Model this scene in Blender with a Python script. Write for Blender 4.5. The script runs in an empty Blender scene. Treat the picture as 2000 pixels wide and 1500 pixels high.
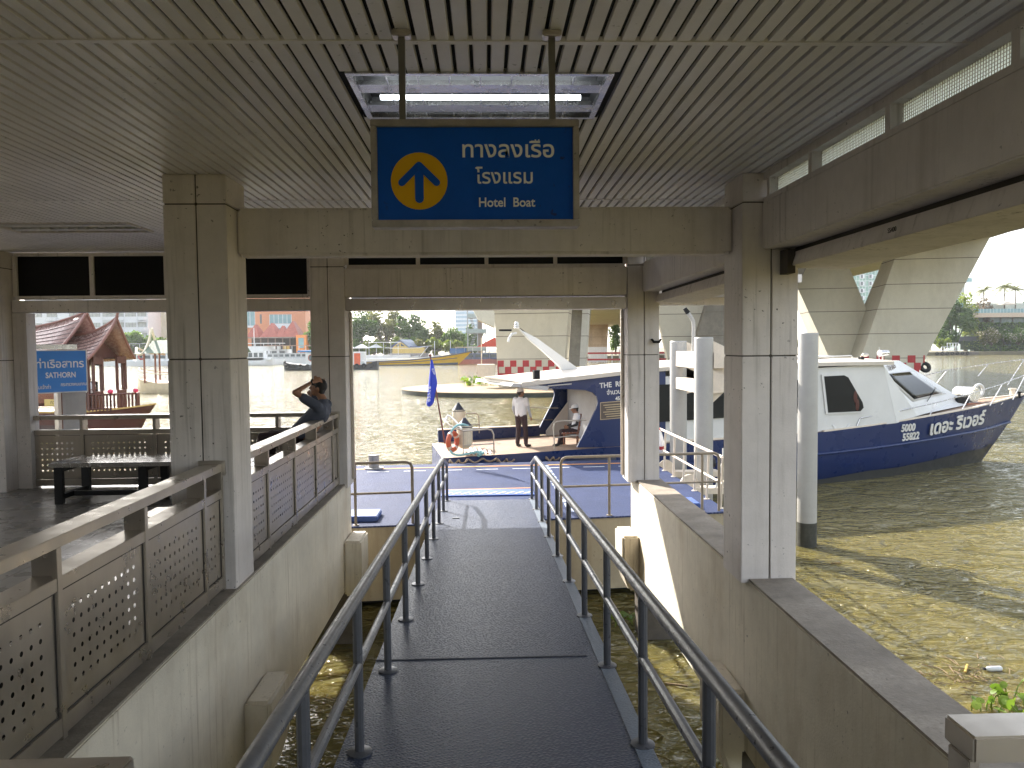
import bpy, bmesh, math, random
from mathutils import Vector, Matrix
random.seed(7)
S = bpy.context.scene
COL = S.collection
R_ = math.radians
# ------------------------------------------------------------------ camera
EYE = 4.6
YAW, PIT, ROLL, FOC = R_(1.9), R_(-2.75), .0095, 1500.0
FW = Vector((math.sin(YAW)*math.cos(PIT), math.cos(YAW)*math.cos(PIT), math.sin(PIT)))
RT0 = Vector((math.cos(YAW), -math.sin(YAW), 0)); UP0 = RT0.cross(FW)
RT = RT0*math.cos(ROLL) - UP0*math.sin(ROLL); UP = UP0*math.cos(ROLL) + RT0*math.sin(ROLL)
ORG = Vector((0, 0, EYE))
cd = bpy.data.cameras.new('camera'); cam = bpy.data.objects.new('camera', cd); COL.objects.link(cam)
cd.lens = 27.0; cd.sensor_width = 36; cd.clip_start = .05; cd.clip_end = 4000
cam.matrix_world = Matrix((RT, UP, -FW)).transposed().to_4x4(); cam.location = ORG
S.camera = cam
# ------------------------------------------------------------------ sky, sun, exposure
SUNV = Vector((-.85, 1.3, 1.0)).normalized()
elev = math.asin(SUNV.z); azim = math.atan2(SUNV.x, SUNV.y)
w = bpy.data.worlds.new('World'); S.world = w; w.use_nodes = True
nt = w.node_tree; bg = nt.nodes['Background']; sk = nt.nodes.new('ShaderNodeTexSky')
sk.sky_type = 'NISHITA'; sk.sun_disc = False; sk.sun_elevation = elev; sk.sun_rotation = azim
sk.air_density = 1.0; sk.dust_density = 2.0; sk.ozone_density = 1.0
hs = nt.nodes.new('ShaderNodeHueSaturation'); hs.inputs['Saturation'].default_value = .38
nt.links.new(sk.outputs[0], hs.inputs['Color']); nt.links.new(hs.outputs[0], bg.inputs[0]); bg.inputs[1].default_value = .15
sl = bpy.data.lights.new('sun', 'SUN'); sl.energy = 3.8; sl.angle = R_(.6); sl.color = (1, .93, .83)
so = bpy.data.objects.new('sun', sl); COL.objects.link(so)
so.rotation_euler = (-SUNV).to_track_quat('-Z', 'Y').to_euler(); so.location = (-20, 30, 40)
S.view_settings.view_transform = 'Standard'; S.view_settings.look = 'None'
S.view_settings.exposure = 1.85; S.view_settings.gamma = 1
S.cycles.max_bounces = 8; S.cycles.diffuse_bounces = 5; S.cycles.glossy_bounces = 4; S.cycles.transmission_bounces = 6
S.cycles.sample_clamp_indirect = 6; S.cycles.volume_bounces = 0
S.cycles.caustics_reflective = False; S.cycles.caustics_refractive = False
# ------------------------------------------------------------------ pixel -> place helpers (photo is 2000 x 1500)
def ray(px, py): return FW + RT*((px-1000)/FOC) - UP*((py-750)/FOC)
def atY(px, py, Y): d = ray(px, py); return ORG + d*(Y/d.y)
def atZ(px, py, Z): d = ray(px, py); return ORG + d*((Z-EYE)/d.z)
def atX(px, py, X): d = ray(px, py); return ORG + d*(X/d.x)
def atP(px, py, C, n): d = ray(px, py); return ORG + d*((C-ORG).dot(n)/d.dot(n))
# ------------------------------------------------------------------ materials
MATS = {}
def M(name, col, rough=.6, metal=0., var=.12, scale=2.0, bump=0., bscale=30., streak=0., speck=0., dirt=(.10, .085, .06), spec=.5, sscale=(5, 5, .35), drip=0., island=0.):
    if name in MATS: return MATS[name]
    m = bpy.data.materials.new(name); m.use_nodes = True; MATS[name] = m
    t = m.node_tree; N = t.nodes; L = t.links; b = N['Principled BSDF']
    b.inputs['Roughness'].default_value = rough; b.inputs['Metallic'].default_value = metal
    b.inputs['Specular IOR Level'].default_value = spec
    g = N.new('ShaderNodeNewGeometry'); pos = g.outputs['Position']
    def noise(sc, det=4, vec=pos, ro=.6):
        n = N.new('ShaderNodeTexNoise'); n.inputs['Scale'].default_value = sc; n.inputs['Detail'].default_value = det
        n.inputs['Roughness'].default_value = ro; L.new(vec, n.inputs['Vector']); return n.outputs['Fac']
    def mapr(f, a, bb, lo, hi):
        r = N.new('ShaderNodeMapRange'); r.clamp = True
        r.inputs[1].default_value = a; r.inputs[2].default_value = bb; r.inputs[3].default_value = lo; r.inputs[4].default_value = hi
        L.new(f, r.inputs[0]); return r.outputs[0]
    def mix(f, A, B):
        x = N.new('ShaderNodeMix'); x.data_type = 'RGBA'; L.new(f, x.inputs[0])
        for s, v in ((6, A), (7, B)):
            if isinstance(v, tuple): x.inputs[s].default_value = (*v[:3], 1)
            else: L.new(v, x.inputs[s])
        return x.outputs[2]
    c = mix(mapr(noise(scale), .3, .7, 0, 1), tuple(min(1, x*(1-var)) for x in col), tuple(min(1, x*(1+var)) for x in col))
    if var > 0 and scale < 20:
        c = mix(mapr(noise(scale*9, 5), .35, .75, 0, var*2.2), c, tuple(x*.72 for x in col))
    if streak:
        mp = N.new('ShaderNodeMapping'); L.new(pos, mp.inputs[0]); mp.inputs['Scale'].default_value = sscale
        c = mix(mapr(noise(1, 5, mp.outputs[0], .7), .5, .8, 0, streak), c, dirt)
    if drip:
        mp = N.new('ShaderNodeMapping'); L.new(pos, mp.inputs[0]); mp.inputs['Scale'].default_value = (17, 17, .55)
        m1 = N.new('ShaderNodeMath'); m1.operation = 'MULTIPLY'; L.new(mapr(noise(1, 3, mp.outputs[0], .6), .56, .70, 0, drip), m1.inputs[0]); L.new(mapr(noise(.9, 3), .42, .62, 0, 1), m1.inputs[1])
        c = mix(m1.outputs[0], c, tuple(x*.7 for x in dirt))
    if island:
        c = mix(mapr(g.outputs['Random Per Island'], 0, 1, 0, island), c, tuple(x*.55 for x in col))
    if speck:
        a = noise(26, 2); d = noise(1.3, 2)
        mu = N.new('ShaderNodeMath'); mu.operation = 'MULTIPLY'
        L.new(mapr(a, .68, .72, 0, 1), mu.inputs[0]); L.new(mapr(d, .45, .65, 0, speck), mu.inputs[1])
        c = mix(mu.outputs[0], c, (.03, .025, .02))
    L.new(c, b.inputs['Base Color'])
    if var:
        L.new(mapr(noise(scale*2.3), .3, .7, max(.03, rough-.08), min(1, rough+.1)), b.inputs['Roughness'])
    if bump:
        bp = N.new('ShaderNodeBump'); bp.inputs['Strength'].default_value = bump; bp.inputs['Distance'].default_value = .02
        L.new(noise(bscale, 4), bp.inputs['Height']); L.new(bp.outputs[0], b.inputs['Normal'])
    return m
def glass_dark(name, col=(.01, .012, .014), rough=.06):
    return M(name, col, rough, 0, 0, spec=.22)
def emis(name, col, st):
    m = bpy.data.materials.new(name); m.use_nodes = True; b = m.node_tree.nodes['Principled BSDF']
    b.inputs['Base Color'].default_value = (*col, 1); b.inputs['Emission Color'].default_value = (*col, 1); b.inputs['Emission Strength'].default_value = st
    return m
# ------------------------------------------------------------------ things, parts
FR = {}
def tag(o, label=None, cat=None, group=None, kind=None):
    if label: o['label'] = label
    if cat: o['category'] = cat
    if group: o['group'] = group
    if kind: o['kind'] = kind
    return o
def thing(name, label, cat, loc=(0, 0, 0), rz=0., group=None, local=False):
    o = bpy.data.objects.new(name, None); COL.objects.link(o); o.empty_display_size = .2
    o.location = loc; o.rotation_euler = (0, 0, rz)
    FR[o.name] = (Matrix.Translation(Vector(loc)) @ Matrix.Rotation(rz, 4, 'Z'), local)
    return tag(o, label, cat, group)
class MB:
    def __init__(s): s.bm = bmesh.new()
    def face(s, pts):
        try: return s.bm.faces.new([s.bm.verts.new(p) for p in pts])
        except ValueError: return None
    def hexa(s, p):
        v = [s.bm.verts.new(q) for q in p]
        for f in ((0, 3, 2, 1), (4, 5, 6, 7), (0, 1, 5, 4), (1, 2, 6, 5), (2, 3, 7, 6), (3, 0, 4, 7)): s.bm.faces.new([v[i] for i in f])
        return s
    def box(s, x0, x1, y0, y1, z0, z1):
        if x0 > x1: x0, x1 = x1, x0
        if y0 > y1: y0, y1 = y1, y0
        if z0 > z1: z0, z1 = z1, z0
        return s.hexa([(x0, y0, z0), (x1, y0, z0), (x1, y1, z0), (x0, y1, z0), (x0, y0, z1), (x1, y0, z1), (x1, y1, z1), (x0, y1, z1)])
    def obox(s, c, size, rz=0., rx=0., ry=0.):
        m = Matrix.Translation(Vector(c)) @ Matrix.Rotation(rz, 4, 'Z') @ Matrix.Rotation(ry, 4, 'Y') @ Matrix.Rotation(rx, 4, 'X')
        a, b, d = [x/2 for x in size]
        return s.hexa([m @ Vector(q) for q in ((-a, -b, -d), (a, -b, -d), (a, b, -d), (-a, b, -d), (-a, -b, d), (a, -b, d), (a, b, d), (-a, b, d))])
    def prism(s, pts, ext):
        ext = Vector(ext); pts = [Vector(p) for p in pts]
        a = [s.bm.verts.new(p) for p in pts]; b = [s.bm.verts.new(p+ext) for p in pts]; n = len(pts)
        s.bm.faces.new(a); s.bm.faces.new(b[::-1])
        for i in range(n): s.bm.faces.new((a[i], b[i], b[(i+1) % n], a[(i+1) % n]))
        return s
    def loft(s, rings, closed=True, cap=True):
        V = [[s.bm.verts.new(p) for p in r] for r in rings]; n = len(V[0])
        for i in range(len(V)-1):
            for j in range(n if closed else n-1):
                k = (j+1) % n
                s.bm.faces.new((V[i][j], V[i][k], V[i+1][k], V[i+1][j]))
        if cap and closed:
            s.bm.faces.new(V[0][::-1]); s.bm.faces.new(V[-1])
        return s
    def tube(s, pts, r, n=8, cap=True, r1=None):
        pts = [Vector(p) for p in pts]; rings = []; up = None
        for i, p in enumerate(pts):
            d = (pts[min(i+1, len(pts)-1)] - pts[max(i-1, 0)]).normalized()
            if up is None:
                up = Vector((0, 0, 1)) if abs(d.z) < .9 else Vector((1, 0, 0))
            a = d.cross(up).normalized(); up = a.cross(d).normalized()
            rr = r if r1 is None else r + (r1-r)*i/(len(pts)-1)
            k = 1.0
            if 0 < i < len(pts)-1:
                c = (pts[i]-pts[i-1]).normalized().dot((pts[i+1]-pts[i]).normalized()); k = 1/max(.6, math.sqrt((1+c)/2))
            rings.append([p + (a*math.cos(2*math.pi*j/n) + up*math.sin(2*math.pi*j/n))*rr*k for j in range(n)])
        return s.loft(rings, True, cap)
    def cyl(s, p0, p1, r0, r1=None, n=12): return s.tube([p0, p1], r0, n, True, r1)
    def sph(s, c, r, sc=(1, 1, 1), u=12, v=8, rot=None):
        m = Matrix.Translation(Vector(c)) @ (rot.to_4x4() if rot else Matrix()) @ Matrix.Diagonal((r*sc[0], r*sc[1], r*sc[2], 1))
        bmesh.ops.create_uvsphere(s.bm, u_segments=u, v_segments=v, radius=1, matrix=m); return s
    def cap_(s, p0, p1, r0, r1):       # capsule for bodies
        p0, p1 = Vector(p0), Vector(p1); s.sph(p0, r0, u=12, v=8); s.sph(p1, r1, u=12, v=8)
        if (p1-p0).length > 1e-4: s.tube([p0, p1], r0, 12, True, r1)
        return s
    def lathe(s, c, prof, n=16, axis='Z'):
        c = Vector(c); rings = []
        for r, h in prof:
            ring = []
            for j in range(n):
                a = 2*math.pi*j/n; u, v = r*math.cos(a), r*math.sin(a)
                ring.append(c + (Vector((u, v, h)) if axis == 'Z' else Vector((u, h, v)) if axis == 'Y' else Vector((h, u, v))))
            rings.append(ring)
        return s.loft(rings, True, True)
    def torus(s, c, R, r, rot=None, n=20, k=8):
        m = Matrix.Translation(Vector(c)) @ (rot.to_4x4() if rot else Matrix()); rings = []
        V = [[s.bm.verts.new(m @ Vector(((R+r*math.cos(2*math.pi*j/k))*math.cos(2*math.pi*i/n), (R+r*math.cos(2*math.pi*j/k))*math.sin(2*math.pi*i/n), r*math.sin(2*math.pi*j/k)))) for j in range(k)] for i in range(n)]
        for i in range(n):
            for j in range(k): s.bm.faces.new((V[i][j], V[(i+1) % n][j], V[(i+1) % n][(j+1) % k], V[i][(j+1) % k]))
        return s
    def build(s, name, mat, parent=None, bev=0., flat=False, loc=None, angle=32, local=None):
        bm = s.bm
        if bev:
            bmesh.ops.bevel(bm, geom=[e for e in bm.edges], offset=bev, segments=2, affect='EDGES', clamp_overlap=True)
        bmesh.ops.recalc_face_normals(bm, faces=bm.faces)
        me = bpy.data.meshes.new(name); bm.to_mesh(me); bm.free()
        o = bpy.data.objects.new(name, me); COL.objects.link(o)
        if parent is not None:
            fm, lo = FR[parent.name]
            if not lo: me.transform(fm.inverted())
            o.parent = parent; FR[o.name] = (fm, lo)
        elif loc is not None:
            me.transform(Matrix.Translation(-Vector(loc))); o.location = loc; FR[o.name] = (Matrix.Translation(Vector(loc)), False)
        else: FR[o.name] = (Matrix(), False)
        if mat: me.materials.append(mat)
        if not flat:
            me.polygons.foreach_set('use_smooth', [True]*len(me.polygons)); me.set_sharp_from_angle(angle=R_(angle))
        return o
def struct(o): return tag(o, kind='structure')
def text(body, size, mat, parent, mw, name='lettering', align='CENTER', bold=.0, sx=1., ext=.002, spacing=1., shear=0.):
    c = bpy.data.curves.new('t', 'FONT'); c.body = body; c.size = size; c.align_x = align; c.align_y = 'CENTER'
    c.offset = bold*size; c.extrude = ext; c.space_character = spacing; c.shear = shear; c.resolution_u = 4
    o = bpy.data.objects.new('t', c); COL.objects.link(o)
    dg = bpy.context.evaluated_depsgraph_get(); me = bpy.data.meshes.new_from_object(o.evaluated_get(dg))
    bpy.data.objects.remove(o); bpy.data.curves.remove(c)
    me.name = name
    me.transform(mw @ Matrix.Diagonal((sx, 1, 1, 1)))
    fm, lo = FR[parent.name]
    if not lo: me.transform(fm.inverted())
    me.materials.clear(); me.materials.append(mat)
    q = bpy.data.objects.new(name, me); COL.objects.link(q); q.parent = parent; FR[q.name] = (fm, lo)
    return q
def frame(o, x, y):           # matrix with origin o, axes x, y
    x = Vector(x).normalized(); z = x.cross(Vector(y)).normalized(); y = z.cross(x)
    m = Matrix((x, y, z)).transposed().to_4x4(); m.translation = Vector(o); return m
def copy_tree(o, parent=None):
    c = o.copy(); COL.objects.link(c); c.parent = parent
    if o.name in FR: FR[c.name] = FR[o.name]
    for ch in list(o.children): copy_tree(ch, c)
    return c
# ------------------------------------------------------------------ palette
CONC = M('painted_concrete', (.69, .64, .605), .75, var=.10, scale=1.3, bump=.12, bscale=60, streak=.34, speck=1., dirt=(.22, .19, .14), drip=.45)
CONC2 = M('stained_concrete', (.72, .66, .545), .8, var=.12, scale=.9, bump=.15, bscale=50, streak=.5, speck=.7, dirt=(.36, .25, .12), sscale=(1.2, 1.2, .5), drip=.5)
LEDGE = M('ledge_concrete', (.30, .26, .21), .9, var=.3, scale=3, bump=.25, bscale=40, speck=.5)
GROOVE = M('groove_dark', (.07, .06, .05), .9)
SLAT = M('ceiling_slat', (.80, .775, .79), .40, var=.07, scale=1.1, speck=.6, bump=.04, bscale=9, island=.14, streak=.12, sscale=(.8, .5, 1))
BLACK = M('void_black', (.012, .012, .012), .9, var=0)
STEEL = M('brushed_steel', (.50, .45, .385), .32, .85, var=.05, scale=2.5, streak=.2, dirt=(.34, .28, .2), sscale=(6, 6, .6))
STEELB = M('steel_rail_top', (.60, .59, .57), .22, .9, var=.1, scale=6)
GREYP = M('grey_paint_pipe', (.085, .088, .098), .33, .0, var=.14, scale=9, bump=.06, bscale=70, spec=.6)
BROWNP = M('brown_paint_pipe', (.24, .20, .15), .45, .2, var=.2, scale=8)
CREAM = M('cream_paint', (.66, .58, .48), .5, var=.1, scale=5, streak=.15)
PILEP = M('white_pile_paint', (.36, .355, .34), .45, var=.08, scale=1.6, bump=.06, bscale=90, streak=.25, dirt=(.3, .27, .2))
WHITE = M('white_gelcoat', (.60, .60, .585), .35, var=.05, scale=1, streak=.12, dirt=(.5, .47, .4))
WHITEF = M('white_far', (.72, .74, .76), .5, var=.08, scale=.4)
NAVY = M('navy_hull', (.007, .021, .092), .30, var=.03, scale=.8, streak=.12, dirt=(.06, .075, .12), spec=.4, sscale=(1.2, 1.2, .5))
NAVYD = M('navy_dark', (.014, .018, .035), .4, var=.2)
GLASSD = glass_dark('tinted_glass')
TANDECK = M('tan_deck', (.29, .20, .14), .7, var=.2, scale=3, streak=.2)
RED = M('red_paint', (.42, .03, .035), .5, var=.1)
ORANGE = M('orange_ring', (.46, .085, .035), .5, var=.12, scale=8)
ROPE = M('rope_blue', (.25, .45, .47), .8, var=.25, scale=30)
ROPEB = M('rope_brown', (.22, .17, .13), .9, var=.3, scale=30)
RUBBER = M('rubber_black', (.02, .02, .021), .7, var=.2)
WOODR = M('red_brown_wood', (.115, .046, .036), .42, var=.2, scale=3, bump=.05)
TEAK = M('teak_strip', (.30, .13, .08), .6, var=.25, scale=6)
SKIN = M('skin', (.30, .155, .095), .55, var=.08, scale=12)
HAIR = M('black_hair', (.012, .010, .009), .5, var=.2, scale=60, bump=.4, bscale=160)
SHIRTW = M('white_shirt', (.70, .70, .72), .8, var=.05, bump=.25, bscale=14)
SHIRTG = M('slate_shirt', (.075, .085, .12), .85, var=.12, scale=5, bump=.4, bscale=12)
TROUS = M('dark_trousers', (.040, .022, .024), .85, var=.2, bump=.3, bscale=14)
SHOE = M('black_shoe', (.012, .012, .014), .4, var=.1)
LEAFM = {}
def leaf_mat(name, a, b):
    if name in MATS: return MATS[name]
    m = bpy.data.materials.new(name); m.use_nodes = True; MATS[name] = m
    t = m.node_tree; N = t.nodes; L = t.links; p = N['Principled BSDF']
    oi = N.new('ShaderNodeNewGeometry'); n = N.new('ShaderNodeTexNoise'); n.inputs['Scale'].default_value = .55; n.inputs['Detail'].default_value = 5
    L.new(oi.outputs['Position'], n.inputs['Vector'])
    mx = N.new('ShaderNodeMix'); mx.data_type = 'RGBA'; mx.inputs[6].default_value = (*a, 1); mx.inputs[7].default_value = (*b, 1)
    rr = N.new('ShaderNodeMapRange'); rr.inputs[1].default_value = .35; rr.inputs[2].default_value = .65; L.new(n.outputs['Fac'], rr.inputs[0])
    ad = N.new('ShaderNodeMath'); ad.operation = 'MULTIPLY_ADD'; ad.inputs[1].default_value = .5
    tb = N.new('ShaderNodeBsdfTranslucent'); ms = N.new('ShaderNodeMixShader'); ms.inputs[0].default_value = .45
    L.new(oi.outputs['Random Per Island'], ad.inputs[0]); sc = N.new('ShaderNodeMath'); sc.operation = 'MULTIPLY'; sc.inputs[1].default_value = .6
    L.new(rr.outputs[0], sc.inputs[0]); L.new(sc.outputs[0], ad.inputs[2])
    L.new(ad.outputs[0], mx.inputs[0]); L.new(mx.outputs[2], p.inputs['Base Color']); p.inputs['Roughness'].default_value = .5; L.new(mx.outputs[2], tb.inputs[0]); L.new(p.outputs[0], ms.inputs[1]); L.new(tb.outputs[0], ms.inputs[2]); L.new(ms.outputs[0], N['Material Output'].inputs[0])
    return m
def tread(name, col, scale, rough, strength, wear_glint=(.3, .3, .32), stretch=(1, 1.6, 1), dist=.01, mask=(.42, .75, 0, .55), var=.16):
    m = M(name, col, rough, 0, var, 1.6, spec=.55)
    t = m.node_tree; N = t.nodes; L = t.links; b = N['Principled BSDF']
    for l_ in list(b.inputs['Roughness'].links): L.remove(l_)
    g = N.new('ShaderNodeNewGeometry'); mp = N.new('ShaderNodeMapping'); mp.inputs['Scale'].default_value = stretch; mp.inputs['Rotation'].default_value = (0, 0, .35)
    L.new(g.outputs['Position'], mp.inputs[0]); v = N.new('ShaderNodeTexVoronoi'); v.inputs['Scale'].default_value = scale; v.inputs['Randomness'].default_value = .45
    L.new(mp.outputs[0], v.inputs['Vector'])
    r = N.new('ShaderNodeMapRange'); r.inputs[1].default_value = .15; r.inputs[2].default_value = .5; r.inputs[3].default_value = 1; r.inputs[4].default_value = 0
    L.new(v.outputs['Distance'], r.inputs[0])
    bp = N.new('ShaderNodeBump'); bp.inputs['Strength'].default_value = strength; bp.inputs['Distance'].default_value = dist
    L.new(r.outputs[0], bp.inputs['Height']); L.new(bp.outputs[0], b.inputs['Normal'])
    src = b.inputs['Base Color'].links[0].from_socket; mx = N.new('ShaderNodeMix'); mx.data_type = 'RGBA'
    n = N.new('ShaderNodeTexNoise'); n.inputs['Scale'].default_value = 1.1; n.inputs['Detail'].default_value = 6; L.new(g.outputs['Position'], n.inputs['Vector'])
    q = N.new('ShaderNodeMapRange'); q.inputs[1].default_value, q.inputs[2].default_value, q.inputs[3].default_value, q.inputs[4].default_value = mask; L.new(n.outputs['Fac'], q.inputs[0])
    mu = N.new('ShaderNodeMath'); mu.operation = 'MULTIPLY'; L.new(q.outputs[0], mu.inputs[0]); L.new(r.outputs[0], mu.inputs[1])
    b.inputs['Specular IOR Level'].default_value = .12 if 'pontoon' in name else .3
    L.new(mu.outputs[0], mx.inputs[0]); L.new(src, mx.inputs[6]); mx.inputs[7].default_value = (*wear_glint, 1); L.new(mx.outputs[2], b.inputs['Base Color'])  # lighter stud tops: wear, plus glints painted into the colour
    return m
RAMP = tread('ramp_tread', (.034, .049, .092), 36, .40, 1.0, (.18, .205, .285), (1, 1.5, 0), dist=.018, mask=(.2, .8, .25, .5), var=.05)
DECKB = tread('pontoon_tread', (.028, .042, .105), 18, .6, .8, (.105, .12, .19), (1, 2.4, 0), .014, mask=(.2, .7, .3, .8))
def water_mat():
    m = bpy.data.materials.new('river_water'); m.use_nodes = True; t = m.node_tree; N = t.nodes; L = t.links; b = N['Principled BSDF']
    b.inputs['Subsurface Weight'].default_value = .7; b.inputs['Subsurface Radius'].default_value = (1, .8, .4); b.inputs['Subsurface Scale'].default_value = .8
    b.inputs['Roughness'].default_value = .07; b.inputs['IOR'].default_value = 1.33
    g = N.new('ShaderNodeNewGeometry'); pos = g.outputs['Position']
    n0 = N.new('ShaderNodeTexNoise'); n0.inputs['Scale'].default_value = .12; n0.inputs['Detail'].default_value = 4; L.new(pos, n0.inputs['Vector'])
    mx = N.new('ShaderNodeMix'); mx.data_type = 'RGBA'; mx.inputs[6].default_value = (.105, .090, .030, 1); mx.inputs[7].default_value = (.150, .126, .045, 1)
    L.new(n0.outputs['Fac'], mx.inputs[0]); L.new(mx.outputs[2], b.inputs['Base Color'])
    h = None
    for sc, st, amp, rot, dis in ((.42, (1, 1.6, 1), .9, .5, 1.2), (1.3, (1, 1.9, 1), .58, -.3, 1.4), (3.8, (1, 1.8, 1), .26, .2, 1.0), (10, (1, 1.5, 1), .06, 0, .6)):
        mp = N.new('ShaderNodeMapping'); mp.inputs['Scale'].default_value = st; mp.inputs['Rotation'].default_value = (0, 0, rot); L.new(pos, mp.inputs[0])
        n = N.new('ShaderNodeTexNoise'); n.inputs['Scale'].default_value = sc; n.inputs['Detail'].default_value = 1.5; n.inputs['Distortion'].default_value = dis; L.new(mp.outputs[0], n.inputs['Vector'])
        ab = N.new('ShaderNodeMath'); ab.operation = 'SUBTRACT'; ab.inputs[1].default_value = .5; L.new(n.outputs['Fac'], ab.inputs[0])
        a2 = N.new('ShaderNodeMath'); a2.operation = 'ABSOLUTE'; L.new(ab.outputs[0], a2.inputs[0])
        bl = N.new('ShaderNodeMath'); bl.operation = 'MULTIPLY_ADD'; bl.inputs[1].default_value = -.9; L.new(a2.outputs[0], bl.inputs[0]); L.new(n.outputs['Fac'], bl.inputs[2])
        mu = N.new('ShaderNodeMath'); mu.operation = 'MULTIPLY_ADD'; mu.inputs[1].default_value = amp; L.new(bl.outputs[0], mu.inputs[0])
        if h is None: mu.inputs[2].default_value = 0
        else: L.new(h, mu.inputs[2])
        h = mu.outputs[0]
    bp = N.new('ShaderNodeBump'); bp.inputs['Strength'].default_value = 1.0; bp.inputs['Distance'].default_value = .42
    L.new(h, bp.inputs['Height']); L.new(bp.outputs[0], b.inputs['Normal'])
    return m
WATER = water_mat()
STEELD = M('sign_steel', (.30, .265, .22), .5, .6, var=.2, scale=8, speck=.5)
# ================================================================== SETTING
b = MB(); b.face([(-1500, -300, 0), (1500, -300, 0), (1500, 2200, 0), (-1500, 2200, 0)]); struct(b.build('river', WATER, flat=True))
def bankY(x): return 262 + .085*x
b = MB(); b.prism([(-700, bankY(-700), -1), (700, bankY(700), -1), (900, 1500, -1), (-900, 1500, -1)], (0, 0, 2.3)); struct(b.build('far_bank', M('bank_earth', (.16, .14, .09), .9, var=.3, scale=.2)))
# hall floor, landing
TILE = M('floor_tile', (.22, .21, .195), .28, var=.12, scale=1.2, speck=.3, streak=.3, sscale=(2, 2, 2))
FZ = 2.48
b = MB()
for i in range(16):
    for j in range(31):
        x0 = -12.4+i*.605; y0 = -6.4+j*.605
        b.box(x0, x0+.60, y0, y0+.60, FZ-.05, FZ-.004)
struct(b.build('hall_floor', TILE, bev=0))
b = MB(); b.box(-12.4, -2.72, -6.4, 12.33, 2.06, FZ-.055); struct(b.build('floor_slab', CONC2))
b = MB(); b.box(-2.2, 3.0, -6.4, 1.30, 2.1, 2.41); struct(b.build('landing', TILE))
# ceiling of long slats
X0, X1 = -12.2, 2.52
b = MB(); P = .0925; CZ = 6.12
for (ya, yb) in ((-5.5, 3.885), (3.925, 7.985), (8.025, 12.08)):
    n = int((X1-X0)/P)
    for i in range(n+1):
        xb = X1-i*P; xa = xb-P+.0175
        lit = []
        for (lx0, lx1, ly0, ly1) in ((-.76, .73, 4.32, 5.16), (-5.92, -4.24, 9.33, 10.07)):
            if xb > lx0 and xa < lx1 and ya < ly0 and yb > ly1: lit = [(ya, ly0), (ly1, yb)]
        for (u, v) in (lit or [(ya, yb)]):
            r0 = [b.bm.verts.new((x, u, z)) for x, z in ((xa, CZ+.02), (xa+.005, CZ), (xb-.005, CZ), (xb, CZ+.02))]; r1 = [b.bm.verts.new((x, v, z)) for x, z in ((xa, CZ+.02), (xa+.005, CZ), (xb-.005, CZ), (xb, CZ+.02))]
            for k in range(3): b.bm.faces.new((r0[k], r0[k+1], r1[k+1], r1[k]))
ceil = struct(b.build('ceiling', SLAT, flat=True)); tag(ceil, 'ceiling of long beige metal slats with dark gaps')
b = MB()
for y in (3.905, 8.005): b.box(X0, X1, y-.02, y+.02, CZ-.006, CZ+.03)
b.build('joint_strip', SLAT, ceil)
b = MB()
for (u0, u1, v0, v1) in ((X0, X1, -5.5, 4.32), (X0, -.76, 4.32, 5.16), (.73, X1, 4.32, 5.16), (X0, X1, 5.16, 9.33), (X0, -5.92, 9.33, 10.07), (-4.24, X1, 9.33, 10.07), (X0, X1, 10.07, 12.1)): b.face([(u0, v0, CZ+.022), (u1, v0, CZ+.022), (u1, v1, CZ+.022), (u0, v1, CZ+.022)])
b.build('gap_shade', BLACK, ceil, flat=True)  # black sheet close above the slats, painted shade for the gaps
b = MB(); b.box(X0, X1+.25, -5.5, 12.55, CZ+.16, CZ+.40); struct(b.build('roof_slab', BLACK))
b = MB(); b.box(X1-.005, X1+.10, -6, 12.1, CZ-.06, CZ+.15); b.build('edge_trim', CONC, ceil)
DIM = M('back_wall_paint', (.20, .18, .15), .8, var=.15, streak=.3)
b = MB(); b.box(-12.6, -2.9, -6.6, -6.4, FZ, 6.25); o = b.build('rear_wall', DIM, loc=(-7.5, -6.5, FZ)); tag(o, 'plain dark wall closing the back of the left hall', 'wall')
b = MB(); b.box(-12.6, -12.42, -6.4, 7.0, FZ, 6.25); o = b.build('end_wall', DIM, loc=(-12.5, 0, FZ)); tag(o, 'plain dark end wall at the far left of the hall', 'wall')
# ------------------------------------------------------------------ columns
def column(label, x0, x1, y0, y1, zb, zj, grp='concrete columns', zt=CZ, fz=None):
    c = thing('concrete_column', label, 'column', ((x0+x1)/2, (y0+y1)/2, zb), 0, grp)
    xm = (x0+x1)/2+.01; g = .006; b = MB()
    for (za, zz) in ((zb, zj-.006), (zj+.006, zt-.262), (zt-.25, zt-.002)):
        b.box(x0, xm-g, y0, y1, za, zz); b.box(xm+g, x1, y0, y1, za, zz)
    b.build('shaft', CONC, c, bev=.006)
    b = MB(); b.box(x0+.012, x1-.012, y0+.012, y1-.012, zb+.01, zt-.004); b.build('joint', GROOVE, c)
    return c
column('left front column of painted concrete between the two perforated railings', -2.78, -2.24, 6.8, 7.32, 2.42, 4.52)
column('right front column with lower beam seated on its side above the ledge', 2.285, 2.79, 6.8, 7.32, 2.44, 4.50)
column('rear left column with the seated man leaning near it', -2.71, -2.185, 12.0, 12.52, 2.42, 4.48)
column('rear right column standing at the sunlit end of the right wall', 2.225, 2.72, 12.0, 12.52, 2.44, 4.46)
column('dark column at the left edge of the hall carrying a small notice', -7.95, -7.27, 11.78, 12.3, 2.47, 4.47)
b = MB(); b.box(-7.26, -7.05, 12.06, 12.3, FZ, 5.19); o = b.build('door_jamb', CONC, loc=(-7.15, 12.2, FZ)); tag(o, 'narrow concrete jamb against the dark left column', 'jamb')
n = thing('notice_sign', 'small red and white notice on the dark left column', 'notice', (-7.68, 11.775, 4.3))
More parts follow.
